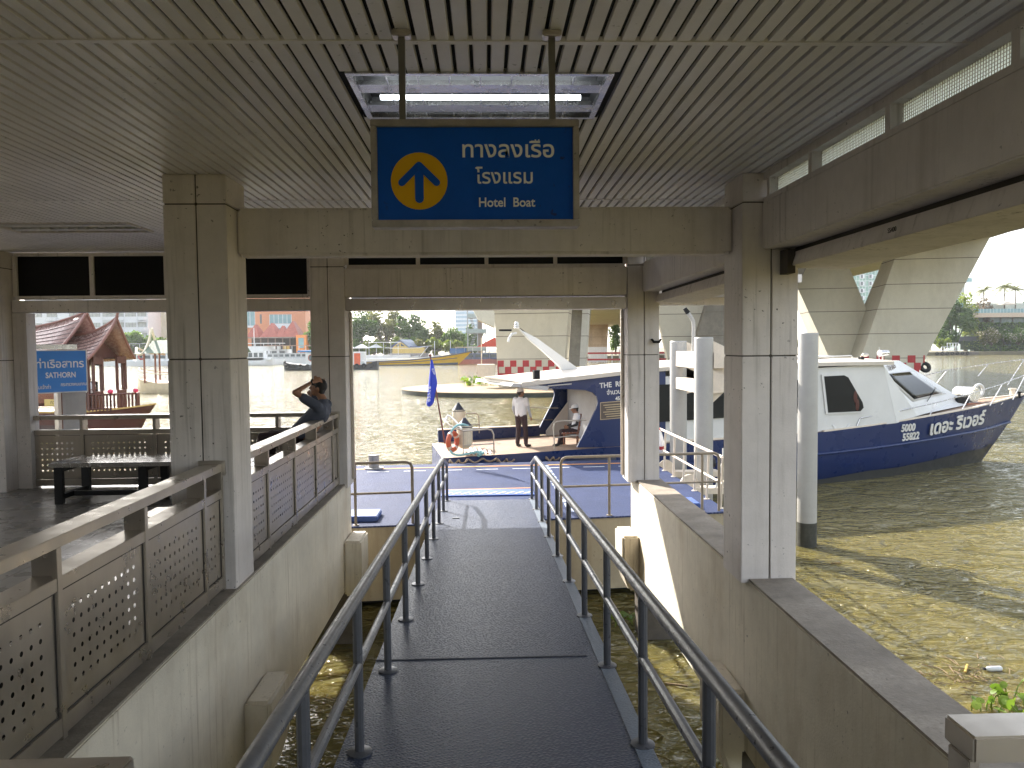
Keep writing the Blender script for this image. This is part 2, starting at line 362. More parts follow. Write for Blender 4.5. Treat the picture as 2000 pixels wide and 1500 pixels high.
b = MB(); b.box(-7.9, -7.46, 11.768, 11.778, 4.17, 4.53); b.build('plate', M('notice_white', (.55, .5, .48), .6), n)
b = MB(); b.box(-7.9, -7.46, 11.762, 11.767, 4.17, 4.245); b.build('band', RED, n)
text('O', .14, BLACK, n, frame((-7.56, 11.764, 4.35), (1, 0, 0), (0, 0, 1)), bold=.01)
b = MB(); b.tube([(2.60, 11.99, 4.70), (2.62, 11.93, 4.66), (2.70, 11.92, 4.66), (2.73, 11.94, 4.70)], .018, 6); o = b.build('tie_hook', BLACK, loc=(2.65, 11.95, 4.66)); tag(o, 'black hook fixed high on the rear right column', 'hook')
# ------------------------------------------------------------------ beams and lintels
def bx(name, mat, lab, cat, *a, bev=.008, grp=None):
    b = MB(); b.box(*a); o = b.build(name, mat, loc=((a[0]+a[1])/2, (a[2]+a[3])/2, a[4]), bev=bev); tag(o, lab, cat, grp); return o
b = MB(); b.box(-2.235, 2.28, 7.06, 7.30, 5.445, 5.875); o = b.build('cross_beam', CONC, loc=(0, 7.2, 5.44), bev=.025); tag(o, 'stained cross beam running behind the blue hanging sign', 'beam')
for (ya, yb, lab) in ((-5.5, 6.795, 'front'), (7.325, 11.995, 'rear')):
    sfx = 'in the near bay on the right under the frosted strip windows' if lab == 'front' else 'in the far bay on the right behind the front column'
    bx('side_beam', CONC, 'deep painted concrete beam '+sfx, 'beam', 2.46, 2.74, ya, yb, 5.45, 5.855, bev=.01)
    t = thing('edge_beam', 'low projecting edge beam '+sfx, 'beam', (2.95, (ya+yb)/2, 5.26))
    b = MB(); xo = 2.80 if lab == 'front' else 2.93
    b.hexa([(2.66, ya, 5.285), (xo, ya, 5.26), (3.22, yb, 5.26), (2.66, yb, 5.285), (2.70, ya, 5.41), (xo, ya, 5.40), (3.22, yb, 5.40), (2.70, yb, 5.41)]); b.build('web', CONC, t, bev=.006)
    b = MB(); b.box(2.76, 2.92, ya, yb, 5.412, 5.56); b.build('recess', GROOVE, t)
    if lab == 'front':
        text('SS400', .045, GROOVE, t, frame((2.672, 5.0, 5.345), (0, -1, 0), (0, 0, 1)), name='stamp', ext=.001)
        b = MB(); b.box(2.62, 2.69, 6.62, 6.79, 5.22, 5.43); b.build('bracket', GROOVE, t)
    # strip windows over the beam
    k = thing('strip_window', 'strip of frosted wired glass above the right beam '+('near bay' if lab == 'front' else 'far bay'), 'window', (2.6, (ya+yb)/2, 5.86))
    b = MB(); b.box(2.47, 2.60, ya, yb, 5.858, 5.90); b.box(2.47, 2.60, ya, yb, 6.055, 6.118)
    ys = [y for y in (-1., .17, 1.3, 2.43, 3.56, 4.70, 5.83, 6.70, 7.4, 8.5, 9.6, 10.7, 11.8) if ya < y < yb]
    for y in ys: b.box(2.475, 2.60, y-.03, y+.03, 5.90, 6.055)
    b.build('window_frame', CONC, k)
    FROST = M('frosted_wire_glass', (.78, .80, .76), .5, var=.06, scale=30)
    if 'ok' not in FROST:
        FROST['ok'] = 1; tr = FROST.node_tree; N = tr.nodes; ad = N.new('ShaderNodeMixShader'); tl = N.new('ShaderNodeBsdfTranslucent'); tl.inputs[0].default_value = (.92, .95, .9, 1)
        ad.inputs[0].default_value = .85; tr.links.new(N['Principled BSDF'].outputs[0], ad.inputs[1]); tr.links.new(tl.outputs[0], ad.inputs[2]); tr.links.new(ad.outputs[0], N['Material Output'].inputs[0])
    for a, c in zip(ys[:-1], ys[1:]):
        b = MB(); b.box(2.555, 2.56, a+.03, c-.03, 5.90, 6.055); pn = b.build('pane', FROST, k)
        b = MB()
        for i in range(1, 8): b.box(2.548, 2.553, a+.03, c-.03, 5.90+i*.0194-.0012, 5.90+i*.0194+.0012)
        m_ = int((c-a)/.022)
        for i in range(m_): y = a+.04+i*.022; b.box(2.5485, 2.5535, y-.0012, y+.0012, 5.90, 6.055)
        b.build('wire_mesh', STEEL, pn)
# rear wall above the openings
DARKP = glass_dark('dark_panel', (.006, .006, .006), .3)
def transom(label, xs, z0, z1, y=12.14):
    t = thing('transom_window', label, 'window', ((xs[0]+xs[-1])/2, y, z0))
    b = MB(); b.box(xs[0], xs[-1], y-.04, y+.06, z0-.055, z0); b.box(xs[0], xs[-1], y-.04, y+.06, z1, z1+.05)
    for x in xs: b.box(x-.03, x+.03, y-.045, y+.06, z0, z1)
    b.build('window_frame', CONC, t)
    for a, c in zip(xs[:-1], xs[1:]): MB().box(a+.03, c-.03, y, y+.02, z0, z1).build('pane', DARKP, t)
transom('row of black panes high over the left river opening', [-7.22, -6.06, -4.93, -3.82, -2.74], 5.455, 6.06)
transom('thin row of black panes above the gangway lintel', [-2.16, -1.05, .02, 1.1, 2.2], 5.90, 6.06)
bx('lintel_beam', CONC, 'pale lintel beam over the gangway opening', 'beam', -2.18, 2.22, 12.03, 12.30, 5.405, 5.84)
bx('shutter_housing', STEEL, 'dull metal shutter box under the lintel over the gangway', 'shutter box', -2.18, 2.22, 12.05, 12.34, 5.19, 5.375)
bx('shutter_housing', CONC, 'dark beam box under the black panes of the left opening', 'shutter box', -7.25, -2.715, 12.05, 12.34, 5.20, 5.385)
for x, s, lab in ((-2.185, 1, 'left'), (2.225, -1, 'right')):
    o = bx('guide_rail', STEEL, 'vertical shutter guide against the rear %s column' % lab, 'guide rail', x+s*.004, x+s*.045, 12.36, 12.44, 2.5, 5.19)
# canopy beyond the rear wall
t = thing('canopy_roof', 'low slatted canopy projecting beyond the rear columns', 'canopy', (2, 13.5, 5.4))
b = MB(); b.box(-2.5, 5.2, 14.42, 14.54, 5.36, 5.75); b.box(-2.5, 5.2, 12.53, 14.42, 5.62, 5.75); b.build('fascia', CONC, t)
b = MB()
for i in range(82):
    x = -2.4+i*.0925; b.box(x, x+.076, 12.6, 14.41, 5.50, 5.52)
b.build('soffit', SLAT, t)
t = thing('shade_roof', 'unseen eave roof added beyond the left hall to shade the ramp', 'canopy', (-6, 15, 5.8))  # added out of view so its shadow falls across the ramp
b = MB(); b.box(-12.4, -2.62, 12.1, 17.5, 6.28, 6.5); b.build('slab', CONC, t)
b = MB(); b.box(-12.4, -2.62, 17.5, 17.6, 5.78, 6.55); b.build('fascia', CONC, t)
t = thing('eave_light', 'small eave lamp', 'lamp') if 0 else None
# ------------------------------------------------------------------ low walls along the ramp
def side_wall(label, s, xf, xo, y0, y1, top):
    t = thing('ramp_wall', label, 'wall', (s*xf, (y0+y1)/2, .83))
    b = MB(); b.box(s*xf, s*xo, y0, y1, .83, 2.46); b.build('wall_body', CONC2, t, bev=.012)
    b = MB(); b.box(s*(xf+.005), s*(xo-.005), y0, y1, 2.461, 2.48); b.build('ledge_top', LEDGE, t)
    for (ya, yb, zt, w) in ((6.85, 7.55, 1.42, .24), (11.75, 12.45, 1.64, .27)):
        b = MB(); x1, x2 = s*(xf-.002), s*(xf-w)
        b.prism([(x1, ya, zt), (x2, ya, zt), (x2, ya, zt-.55), (x2+s*.1, ya, zt-.86), (x1, ya, zt-.86)], (0, yb-ya, 0)); b.build('corbel', CONC2, t, bev=.03)
    return t
side_wall('low stained wall below the left perforated railing', -1, 2.225, 2.76, -1, 12.48, 0)
side_wall('low stained wall on the right with a dusty ledge above the water', 1, 2.355, 2.765, -1, 12.48, 0)
for (x, y, lab) in ((-2.32, 12.1, 'square pile under the far end of the left wall'), (2.62, 12.0, 'square pile under the far end of the right wall'), (-2.45, 7.1, 'square pile under the middle of the left wall'), (2.55, 7.1, 'square pile under the middle of the right wall')):
    b = MB(); b.box(x-.25, x+.25, y-.25, y+.25, -3, .83); o = b.build('concrete_pile', M('wet_pile', (.10, .085, .07), .8, var=.35, scale=4, streak=.5), loc=(x, y, -3), bev=.02); tag(o, 'dark wet '+lab, 'pile', 'piles under the ramp walls')
# ------------------------------------------------------------------ perforated steel railings
def perforated(u0, u1, z0, z1, P, pitch=.083, r=.0145, mu=.09, mv=.085):
    """sheet in (u,z); P(u,z)->point"""
    b = MB(); n = max(2, round((u1-u0-2*mu)/pitch)); m = max(2, round((z1-z0-2*mv)/pitch))
    du = (u1-u0-2*mu)/n; dv = (z1-z0-2*mv)/m
    def q(a, c, d, e): b.face([P(a, d), P(c, d), P(c, e), P(a, e)])
    q(u0, u1, z0, z0+mv); q(u0, u1, z1-mv, z1); q(u0, u0+mu, z0+mv, z1-mv); q(u1-mu, u1, z0+mv, z1-mv)
    for i in range(n):
        for j in range(m):
            cu = u0+mu+(i+.5)*du; cv = z0+mv+(j+.5)*dv
            out = [(du/2, 0), (du/2, dv/2), (0, dv/2), (-du/2, dv/2), (-du/2, 0), (-du/2, -dv/2), (0, -dv/2), (du/2, -dv/2)]
            O = [b.bm.verts.new(P(cu+a, cv+c)) for a, c in out]; I = [b.bm.verts.new(P(cu+r*math.cos(k*math.pi/4), cv+r*math.sin(k*math.pi/4))) for k in range(8)]
            for k in range(8): b.bm.faces.new((O[k], O[(k+1) % 8], I[(k+1) % 8], I[k]))
    bmesh.ops.remove_doubles(b.bm, verts=b.bm.verts, dist=1e-4)
    return b
def perf_railing(label, us, along, pos, s=1, zt=3.60, base=FZ, endplate=True):
    """along 'y': rail runs in y at x=pos (outer face), depth toward -x ; 'x': runs in x at y=pos"""
    if along == 'y': P = lambda u, d, z: (pos - d*s, u, z)
    else: P = lambda u, d, z: (u, pos + d*s, z)
    t = thing('steel_railing', label, 'railing', P((us[0]+us[-1])/2, .07, base))
    def bar(b, u0, u1, d0, d1, z0, z1):
        a, c = P(u0, d0, z0), P(u1, d1, z1); b.box(a[0], c[0], a[1], c[1], a[2], c[2])
    a, c = us[0], us[-1]
    b = MB(); bar(b, a, c, 0, .165, zt-.065, zt); b.build('handrail', STEEL, t, bev=.004)
    b = MB(); bar(b, a, c, .003, .16, zt-.30, zt-.225); b.build('middle_rail', STEEL, t, bev=.003)
    b = MB(); bar(b, a, c, .003, .10, base+.02, base+.125); b.build('bottom_rail', STEEL, t, bev=.003)
    for u in us:
        b = MB(); bar(b, u-.024, u+.024, -.001, .03, base, zt-.066); bar(b, u+.006, u+.024, .03, .155, zt-.224, zt-.066); b.build('post', STEEL, t, bev=.002)
    for u0, u1 in zip(us[:-1], us[1:]):
        pb = perforated(u0+.03, u1-.03, base+.13, zt-.305, lambda u, z: P(u, .022, z)); pn_ = pb.build('perforated_panel', STEEL, t, flat=True)
        b = MB(); e = .007
        for (p0, p1, q0, q1) in ((u0+.025, u1-.025, base+.126, base+.126+e), (u0+.025, u1-.025, zt-.306-e, zt-.306), (u0+.026, u0+.026+e, base+.135, zt-.315), (u1-.026-e, u1-.026, base+.135, zt-.315)): bar(b, p0, p1, .016, .021, q0, q1)
        b.build('seam', GROOVE, pn_)
    if endplate:
        b = MB(); bar(b, c-.012, c+.006, -.03, .2, zt-.10, zt+.03); b.build('end_plate', STEEL, t, bev=.003)
    return t
perf_railing('perforated steel railing on the left from the viewer to the front column', [-.10, .98, 2.06, 3.13, 4.20, 5.27, 6.37, 6.78], 'y', -2.33)
perf_railing('perforated steel railing on the left from front column to rear column', [7.36, 8.15, 9.29, 10.44, 11.58, 11.97], 'y', -2.31)
perf_railing('dark backlit perforated railing across the river opening of the left hall', [-7.1, -6.32, -5.2, -4.08, -3.3, -2.76], 'x', 12.14, zt=3.60)
for lab, us, zz in (('left', [-2.3, -1.6, -.93], 3.545), ('right', [1.225, 1.75, 2.33], 3.60)):
    t = thing('steel_barrier', 'corner of a steel barrier at the bottom %s of the view' % lab, 'barrier', (us[1], 1.9, 2.41))
    MB().box(us[0], us[-1], 1.86, 1.99, zz-.07, zz).build('handrail', STEEL, t, bev=.006)
    for u in us: MB().box(u-.03 if u != us[0] else u, u+.03 if u != us[-1] else u, 1.88, 1.97, 2.41, zz-.071).build('post', STEEL, t, bev=.003)
    MB().box(us[0], us[-1], 1.91, 1.93, 2.6, 3.3).build('panel', STEEL, t)
# ------------------------------------------------------------------ hanging sign
BLUE = M('sign_blue', (.004, .085, .46), .5, var=.08, scale=6, speck=.7, spec=.12); YEL = M('sign_yellow', (.66, .37, .008), .55, var=.06, speck=.5, spec=.12)
LETW = M('letter_white', (.78, .78, .78), .5, var=.05, spec=.2)
t = thing('direction_sign', 'blue hanging sign with a yellow arrow disc and white lettering', 'sign', (-.04, 3.77, 5.2))
xa, xb, za, zb, yf = -.545, .462, 5.185, 5.70, 3.76
b = MB(); b.box(xa, xb, yf, yf+.10, za, za+.035); b.box(xa, xb, yf, yf+.10, zb-.035, zb); b.box(xa, xa+.03, yf, yf+.10, za+.035, zb-.035); b.box(xb-.03, xb, yf, yf+.10, za+.035, zb-.035); b.build('sign_frame', STEELD, t, bev=.004)
MB().box(xa+.028, xb-.028, yf+.02, yf+.09, za+.033, zb-.033).build('panel', BLUE, t)
yp = yf+.0185
cx, cz, r = -.315, 5.408, .137
b = MB(); b.cyl((cx, yp, cz), (cx, yp-.002, cz), r, r, 40); b.build('arrow_disc', YEL, t)
def stroke(b, p, q, w, y):
    p, q = Vector((p[0], y, p[1])), Vector((q[0], y, q[1])); d = (q-p).normalized(); nn = Vector((-d.z, 0, d.x))*w
    pts = []
    for k in range(7): a = -math.pi/2+math.pi*k/6; pts.append(q + d*w*math.cos(a) + nn*math.sin(a))
    for k in range(7): a = math.pi/2+math.pi*k/6; pts.append(p + d*w*math.cos(a) + nn*math.sin(a))
    b.prism(pts, (0, -.0014, 0))
b = MB(); stroke(b, (cx, cz-.085), (cx, cz+.07), .021, yp-.0025); stroke(b, (cx, cz+.074), (cx-.084, cz-.008), .017, yp-.0042); stroke(b, (cx, cz+.074), (cx+.084, cz-.008), .017, yp-.0059); b.build('arrow', BLUE, t)
sm = lambda x, z: frame((x, yp-.001, z), (1, 0, 0), (0, 0, 1))
text('ทางลงเรือ', .108, LETW, t, sm(.117, 5.555), bold=.012, sx=1.06)
text('โรงแรม', .095, LETW, t, sm(.10, 5.425), bold=.010)
text('Hotel  Boat', .062, LETW, t, sm(.108, 5.303), bold=.016, sx=.94)
for x in (-.39, .333):
    MB().box(x-.016, x+.016, 3.77, 3.80, zb-.002, CZ-.02).build('hanger_rod', GREYP if 0 else M('rod_dark', (.16, .15, .13), .5, .3), t)
    MB().box(x-.045, x+.045, 3.75, 3.82, CZ-.03, CZ+.004).build('hanger_plate', STEEL, t, bev=.006)
# ------------------------------------------------------------------ ceiling lights
def louvre_light(label, x0, x1, y0, y1, lit):
    t = thing('ceiling_light', label, 'ceiling light', ((x0+x1)/2, (y0+y1)/2, CZ))
    b = MB(); e = .035
    b.box(x0, x1, y0, y0+e, CZ-.012, CZ+.02); b.box(x0, x1, y1-e, y1, CZ-.012, CZ+.02); b.box(x0, x0+e, y0+e, y1-e, CZ-.012, CZ+.02); b.box(x1-e, x1, y0+e, y1-e, CZ-.012, CZ+.02); b.build('frame', STEELB if lit else CONC, t)
    b = MB(); b.box(x0+e, x1-e, y0+e, y1-e, CZ+.12, CZ+.125); b.box(x0+.01, x0+e-.002, y0, y1, CZ+.02, CZ+.12); b.box(x1-e+.002, x1-.01, y0, y1, CZ+.02, CZ+.12); b.box(x0, x1, y0+.01, y0+e-.002, CZ+.02, CZ+.12); b.box(x0, x1, y1-e+.002, y1-.01, CZ+.02, CZ+.12); b.build('housing', M('housing_grey', (.10, .10, .10), .5) if lit else WHITE, t)
    n = 8 if lit else 14
    b = MB()
    for i in range(1, n): x = x0+e+(x1-x0-2*e)*i/n; b.box(x-.003, x+.003, y0+e, y1-e, CZ+.0, CZ+.05)
    b.build('cross_louvre', STEELB if lit else WHITE, t)
    h = (y1-y0)
    for k, f in enumerate((.37, .81)):
        yy = y0+h*f
        b = MB(); b.prism([(x0+e, yy-.09, CZ+.002), (x0+e, yy+.05, CZ+.002), (x0+e, yy+.03, CZ+.045), (x0+e, yy-.07, CZ+.035)], (x1-x0-2*e, 0, 0)); b.build('reflector', STEELB if lit else WHITE, t)
    if lit:
        for f in (.165, .585):
            MB().cyl((x0+.13, y0+h*f, CZ+(.045 if f < .3 else .018)), (x1-.13, y0+h*f, CZ+(.045 if f < .3 else .018)), .015, .015, 10).build('tube', emis('tube_glow', (.86, .93, 1.0), 5.0), t)
    return t
louvre_light('lit double tube ceiling light above the blue sign', -.76, .73, 4.32, 5.16, True)
louvre_light('unlit white louvre light in the ceiling of the left hall', -5.92, -4.24, 9.33, 10.07, False)
# ------------------------------------------------------------------ gangway
def rz(y): return 4.6-2.457-(y-4.63)*.0604       # deck height
GW = thing('gangway', 'sloping grey blue gangway with pipe handrails down to the pontoon', 'gangway', (.03, 9, 1.9))
b = MB(); ya, yb = 1.25, 15.75
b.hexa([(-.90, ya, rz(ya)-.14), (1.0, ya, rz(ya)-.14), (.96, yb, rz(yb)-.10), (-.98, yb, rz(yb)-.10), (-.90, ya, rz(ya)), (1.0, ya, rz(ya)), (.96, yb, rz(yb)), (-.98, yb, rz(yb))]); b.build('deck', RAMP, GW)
b = MB()
for s, x in ((1, .90),): b.hexa([(x-.02, 3.2, rz(3.2)+.004), (x+.09, 3.2, rz(3.2)+.004), (x+.055, yb, rz(yb)+.004), (x-.05, yb, rz(yb)+.004), (x-.02, 3.2, rz(3.2)+.008), (x+.09, 3.2, rz(3.2)+.008), (x+.055, yb, rz(yb)+.008), (x-.05, yb, rz(yb)+.008)])
b.build('edge_plate', tread('edge_tread', (.13, .16, .20), 42, .45, .4, stretch=(1, 1.6, 0)), GW)
for y in (6.2,): MB().hexa([(-.93, y-.014, rz(y-.014)+.001), (.80, y-.014, rz(y-.014)+.001), (.80, y+.014, rz(y+.014)+.001), (-.93, y+.014, rz(y+.014)+.001), (-.93, y-.009, rz(y)+.007), (.80, y-.009, rz(y)+.007), (.80, y+.009, rz(y)+.007), (-.93, y+.009, rz(y)+.007)]).build('weld_seam', M('weld_dark', (.040, .046, .066), .6, var=.3, scale=12), GW)
for y in (13.3, 13.34): MB().box(-.62, -.5, y, y+.03, rz(y), rz(y)+.012).build('hinge_plate', GREYP, GW)
b = MB(); b.box(-1.0, .98, 15.76, 15.95, rz(yb)-.10, rz(yb)+.0); b.build('toe_flap', M('flap_blue', (.06, .14, .42), .4, var=.2, scale=8), GW)
ys = [1.85, 3.2] + [4.58+1.37*k for k in range(9)]
for s, lab in ((-1, 'left'), (1, 'right')):
    def xr(y): return (.035+.05*(1-y/16))+s*.865
    H = .965
    pts = [(xr(y), y, rz(y)+H) for y in (1.85, 8, ys[-2]+.1)] + [(xr(ys[-1]), ys[-1]+.02, rz(ys[-1])+.74)]
    hr = MB().tube(pts, .038, 12).build('handrail', GREYP, GW)
    MB().tube([(xr(y), y, rz(y)+.545) for y in (1.85, 8, ys[-1])], .028, 10).build('middle_rail', GREYP, GW)
    for y in ys:
        top = .74 if y == ys[-1] else H
        p = MB().cyl((xr(y), y, rz(y)-.02), (xr(y), y, rz(y)+top), .029, .029, 10).build('post', GREYP, GW)
        MB().lathe((xr(y), y, rz(y)+.002), [(.075, 0), (.075, .012), (.04, .018)], 14).build('base_flange', GREYP, p)
# ------------------------------------------------------------------ pontoon
PZ = 1.48
PT = thing('pontoon', 'blue checker plate pontoon with orange line along its far edge', 'pontoon', (-2, 17, .1))
poly = [(-11.5, 12.95), (-2.3, 13.42), (4.52, 14.12), (4.46, 20.9), (-11.5, 20.0)]
def pont(y_in=0): return [(x, y, PZ-.03) for x, y in poly]
MB().prism(pont(), (0, 0, .03)).build('deck', DECKB, PT)
b = MB(); b.prism([(x, y, .13) for x, y in [(-11.5, 13.0), (-2.3, 13.47), (4.47, 14.15), (4.42, 20.85), (-11.5, 19.95)]], (0, 0, PZ-.03-.13)); b.build('hull', M('pontoon_side', (.36, .31, .22), .7, var=.12, scale=1.5, streak=.5, dirt=(.14, .09, .05), speck=.6), PT)
b = MB(); b.prism([(x, y, -.6) for x, y in [(-11.5, 13.3), (-2.3, 13.77), (4.1, 14.45), (4.1, 20.5), (-11.5, 19.6)]], (0, 0, .72)); b.build('float', BLACK, PT)
OLINE = M('line_orange', (.62, .27, .06), .6, var=.2, scale=7); WLINE = M('line_pale', (.62, .64, .68), .6, var=.25, scale=7)
def dline(nm, a, c, wd, mat, z=PZ+.004):
    a, c = Vector(a), Vector(c); d = (c-a).normalized(); n_ = Vector((-d.y, d.x, 0))*wd/2
    return MB().prism([a-n_, c-n_, c+n_, a+n_], (0, 0, .003)).build(nm, mat, PT)
def pf(x): return 20.45+.056*x+.2      # far edge line
dline('orange_line', (-11, pf(-11)-.62, PZ+.004), (4.3, pf(4.3)-.62, PZ+.004), .11, OLINE)
dline('orange_line', (-.95, 16.75, PZ+.004), (.95, 16.85, PZ+.004), .07, OLINE)
for i in range(17): x = -10.4+i*.92; dline('dash_line', (x, pf(x)-1.12, PZ+.004), (x+.55, pf(x+.55)-1.12, PZ+.004), .06, WLINE)
for i in range(13): y = 14.3+i*.46; dline('side_dash', (1.62-.01*i, y, PZ+.004), (1.62-.01*i, y+.36, PZ+.004), .2, M('dash_grey', (.30, .35, .46), .6, var=.2, scale=9))
b = MB(); b.box(-.98, .98, 15.97, 16.62, PZ+.004, PZ+.03); b.build('threshold_plate', M('threshold_blue', (.05, .11, .36), .4, var=.3, scale=20), PT)
for i in range(10): x = -.95+i*.19; dline('chevron', (x, 16.05, PZ+.034), (x+.19, 16.3, PZ+.034), .05, M('chevron_yellow', (.5, .42, .18), .6, var=.3, scale=20), PZ+.034)
# rails on the near edge of the pontoon
def near(x): return 13.52+.1026*(x+2.3)
def pipe_rail(label, x0, x1, posts, bend0=True, bend1=True):
    t = thing('pontoon_railing', label, 'railing', ((x0+x1)/2, near((x0+x1)/2), PZ))
    H = 1.10; r = .027
    pts = [(x0, near(x0), PZ)] if bend0 else []
    if bend0: pts += [(x0, near(x0), PZ+H-.1), (x0+(.03 if x1 > x0 else -.03), near(x0), PZ+H-.03), (x0+.1, near(x0+.1), PZ+H)]
    else: pts += [(x0, near(x0), PZ+H)]
    if bend1: pts += [(x1-.1, near(x1-.1), PZ+H), (x1-.03, near(x1), PZ+H-.03), (x1, near(x1), PZ+H-.1), (x1, near(x1), PZ)]
    else: pts += [(x1, near(x1), PZ+H)]
    MB().tube(pts, r, 10).build('top_rail', BROWNP, t)
    MB().tube([(x0, near(x0), PZ+.56), (x1, near(x1), PZ+.56)], .022, 8).build('middle_rail', BROWNP, t)
    for x in posts:
        p = MB().cyl((x, near(x), PZ), (x, near(x), PZ+H), .025, .025, 10).build('post', BROWNP, t)
        MB().lathe((x, near(x), PZ), [(.055, 0), (.055, .012), (.03, .016)], 12).build('base_flange', BROWNP, p)
pipe_rail('brown pipe railing on the pontoon left of the gangway', -6.0, -1.34, [-6, -4.9, -3.6, -2.335], True, True)
pipe_rail('brown pipe railing on the pontoon right of the gangway', 1.34, 4.35, [2.24, 4.02], True, True)
# cream railing along the right edge of the pontoon
t = thing('edge_railing', 'cream pipe railing along the right edge of the pontoon', 'railing', (4.4, 17, PZ))
xe = lambda y: 4.45-.008*(y-14)
MB().tube([(xe(y), y, PZ+1.0) for y in (14.3, 17, 19.4)] + [(xe(19.5), 19.55, PZ+.9), (xe(19.5), 19.6, PZ)], .03, 10).build('top_rail', CREAM, t)
MB().tube([(xe(14.3), 14.3, PZ+.5), (xe(19.5), 19.55, PZ+.5)], .024, 8).build('middle_rail', CREAM, t)
for y in (14.3, 15.2, 16.1, 17.0, 17.9, 18.8):
    p = MB().cyl((xe(y), y+.12, PZ), (xe(y), y-.02, PZ+1.0), .026, .026, 8).build('post', CREAM, t)
    MB().lathe((xe(y), y+.12, PZ), [(.06, 0), (.06, .012), (.03, .016)], 10).build('base_flange', CREAM, p)
t = thing('life_ring', 'white and red life ring hung on the end of the cream railing', 'life ring', (4.36, 19.3, PZ+.5))
rot = Matrix.Rotation(R_(80), 3, 'Y')
for k, mt, nm in ((0, M('ring_white', (.8, .8, .8), .5), 'ring'),): MB().torus((4.36, 19.35, PZ+.72), .29, .075, rot, 28, 10).build(nm, mt, t)
for k in range(4):
    b = MB(); a = k*math.pi/2+.5; c = Vector((4.36, 19.35, PZ+.72)) + rot @ Vector((.29*math.cos(a), .29*math.sin(a), 0)); d = rot @ Vector((-math.sin(a), math.cos(a), 0))
    b.cyl(c-d*.05, c+d*.05, .08, .08, 12); b.build('band', RED, t)
for (x, y, lab) in ((-2.95, 19.95, 'grey mooring bollard on the far edge of the pontoon'),):
    b = MB(); b.lathe((x, y, PZ), [(.25, 0), (.25, .03), (.135, .032), (.135, .34), (.145, .345), (.145, .36)], 18); o = b.build('bollard', M('bollard_grey', (.30, .29, .28), .6, var=.2, scale=7), loc=(x, y, PZ)); tag(o, lab, 'bollard')
for (cx, cy, lab) in ((3.65, 14.75, 'blue raised hatch cover at the right corner of the pontoon'), (-2.42, 14.1, 'dark blue hatch cover beside the left pontoon railing')):
    t = thing('hatch_cover', lab, 'hatch', (cx, cy, PZ))
    MB().box(cx-.42, cx+.42, cy-.32, cy+.32, PZ+.002, PZ+.10).build('lid', M('hatch_blue', (.045, .10, .32), .45, var=.2, scale=6), t, bev=.015)
    if cx > 0: MB().tube([(cx-.15, cy+.1, PZ+.1), (cx-.15, cy+.1, PZ+.22), (cx+.1, cy+.1, PZ+.22), (cx+.1, cy+.1, PZ+.1)], .012, 6).build('handle', NAVY, t)
# ------------------------------------------------------------------ mooring piles
def pile(label, x, y, r, ztop, name='mooring_pile'):
    t = thing(name, label, 'mooring pile', (x, y, 0), 0, 'white steel mooring piles')
    MB().lathe((x, y, 0), [(r, -3), (r, ztop-.02), (r-.015, ztop)], 28).build('shaft', PILEP, t)
    b = MB(); b.lathe((x, y, 0), [(r+.003, -1), (r+.003, .35), (r+.002, .55)], 28); b.build('tide_stain', M('tide_black', (.05, .05, .04), .8, var=.5, scale=8), t)
    return t
pile('slim white mooring pile standing alone in the river right of the front column', 7.28, 17.15, .215, 4.86)
p1 = atY(1325, 690, 20.6); p2 = atY(1374.5, 690, 18.2)
pa = pile('left pile of the braced pair beside the pontoon', p1.x, 20.6, .225, atY(1325, 666, 20.6).z)
pb = pile('right pile of the braced pair beside the pontoon', p2.x, 18.2, .222, atY(1374, 659, 18.2).z)
t = thing('pile_bracing', 'cream steel bracing frame joining the paired mooring piles', 'bracing', (5.1, 19.4, 4))
for (za, zz) in ((4.05, 4.45), (3.45, 3.75)):
    A = Vector((p1.x, 20.6, 0)); B_ = Vector((p2.x, 18.2, 0)); d = (B_-A).normalized(); n_ = Vector((-d.y, d.x, 0))*.12
    MB().prism([(A-n_)+d*.2+Vector((0, 0, za)), (B_-n_)-d*.2+Vector((0, 0, za)), (B_+n_)-d*.2+Vector((0, 0, za)), (A+n_)+d*.2+Vector((0, 0, za))], (0, 0, zz-za)).build('box_beam', CREAM, t)
    for Q, sx in ((A, 1), (B_, 1)):
        q = Q+Vector((.2, -.1, 0)); MB().prism([q+Vector((0, 0, za)), q+Vector((.62, 0, za+.05)), q+Vector((.62, 0, zz-.05)), q+Vector((0, 0, zz+.25))], (0, .04, 0)).build('gusset', CREAM, t)
MB().box(p2.x+.2, p2.x+2.2, 18.05, 18.35, 4.05, 4.42).build('box_beam', CREAM, t)
MB().prism([(p2.x+.2, 18.2, 4.05), (p2.x+.2, 18.2, 3.2), (p2.x+1.1, 18.2, 4.05)], (0, .04, 0)).build('gusset', CREAM, t)
MB().prism([(p1.x+.2, 20.5, 4.1), (p1.x+.2, 20.5, 3.3), (p1.x+.75, 20.5, 3.45), (p1.x+.35, 20.5, 4.1)], (0, .04, 0)).build('gusset', CREAM, t)
t = thing('camera_mast', 'bent white pipe mast with a dark camera above the paired piles', 'mast', tuple(atY(1354, 683, 19.2)))
MB().tube([atY(*q, 19.2) for q in ((1354, 700), (1354, 683), (1355, 640), (1354, 628), (1350, 620), (1342, 609))], .045, 10).build('pipe', PILEP, t)
MB().cyl(atY(1344, 611.5, 19.2), atY(1337, 602, 19.2), .062, .05, 10).build('camera_head', BLACK, t)
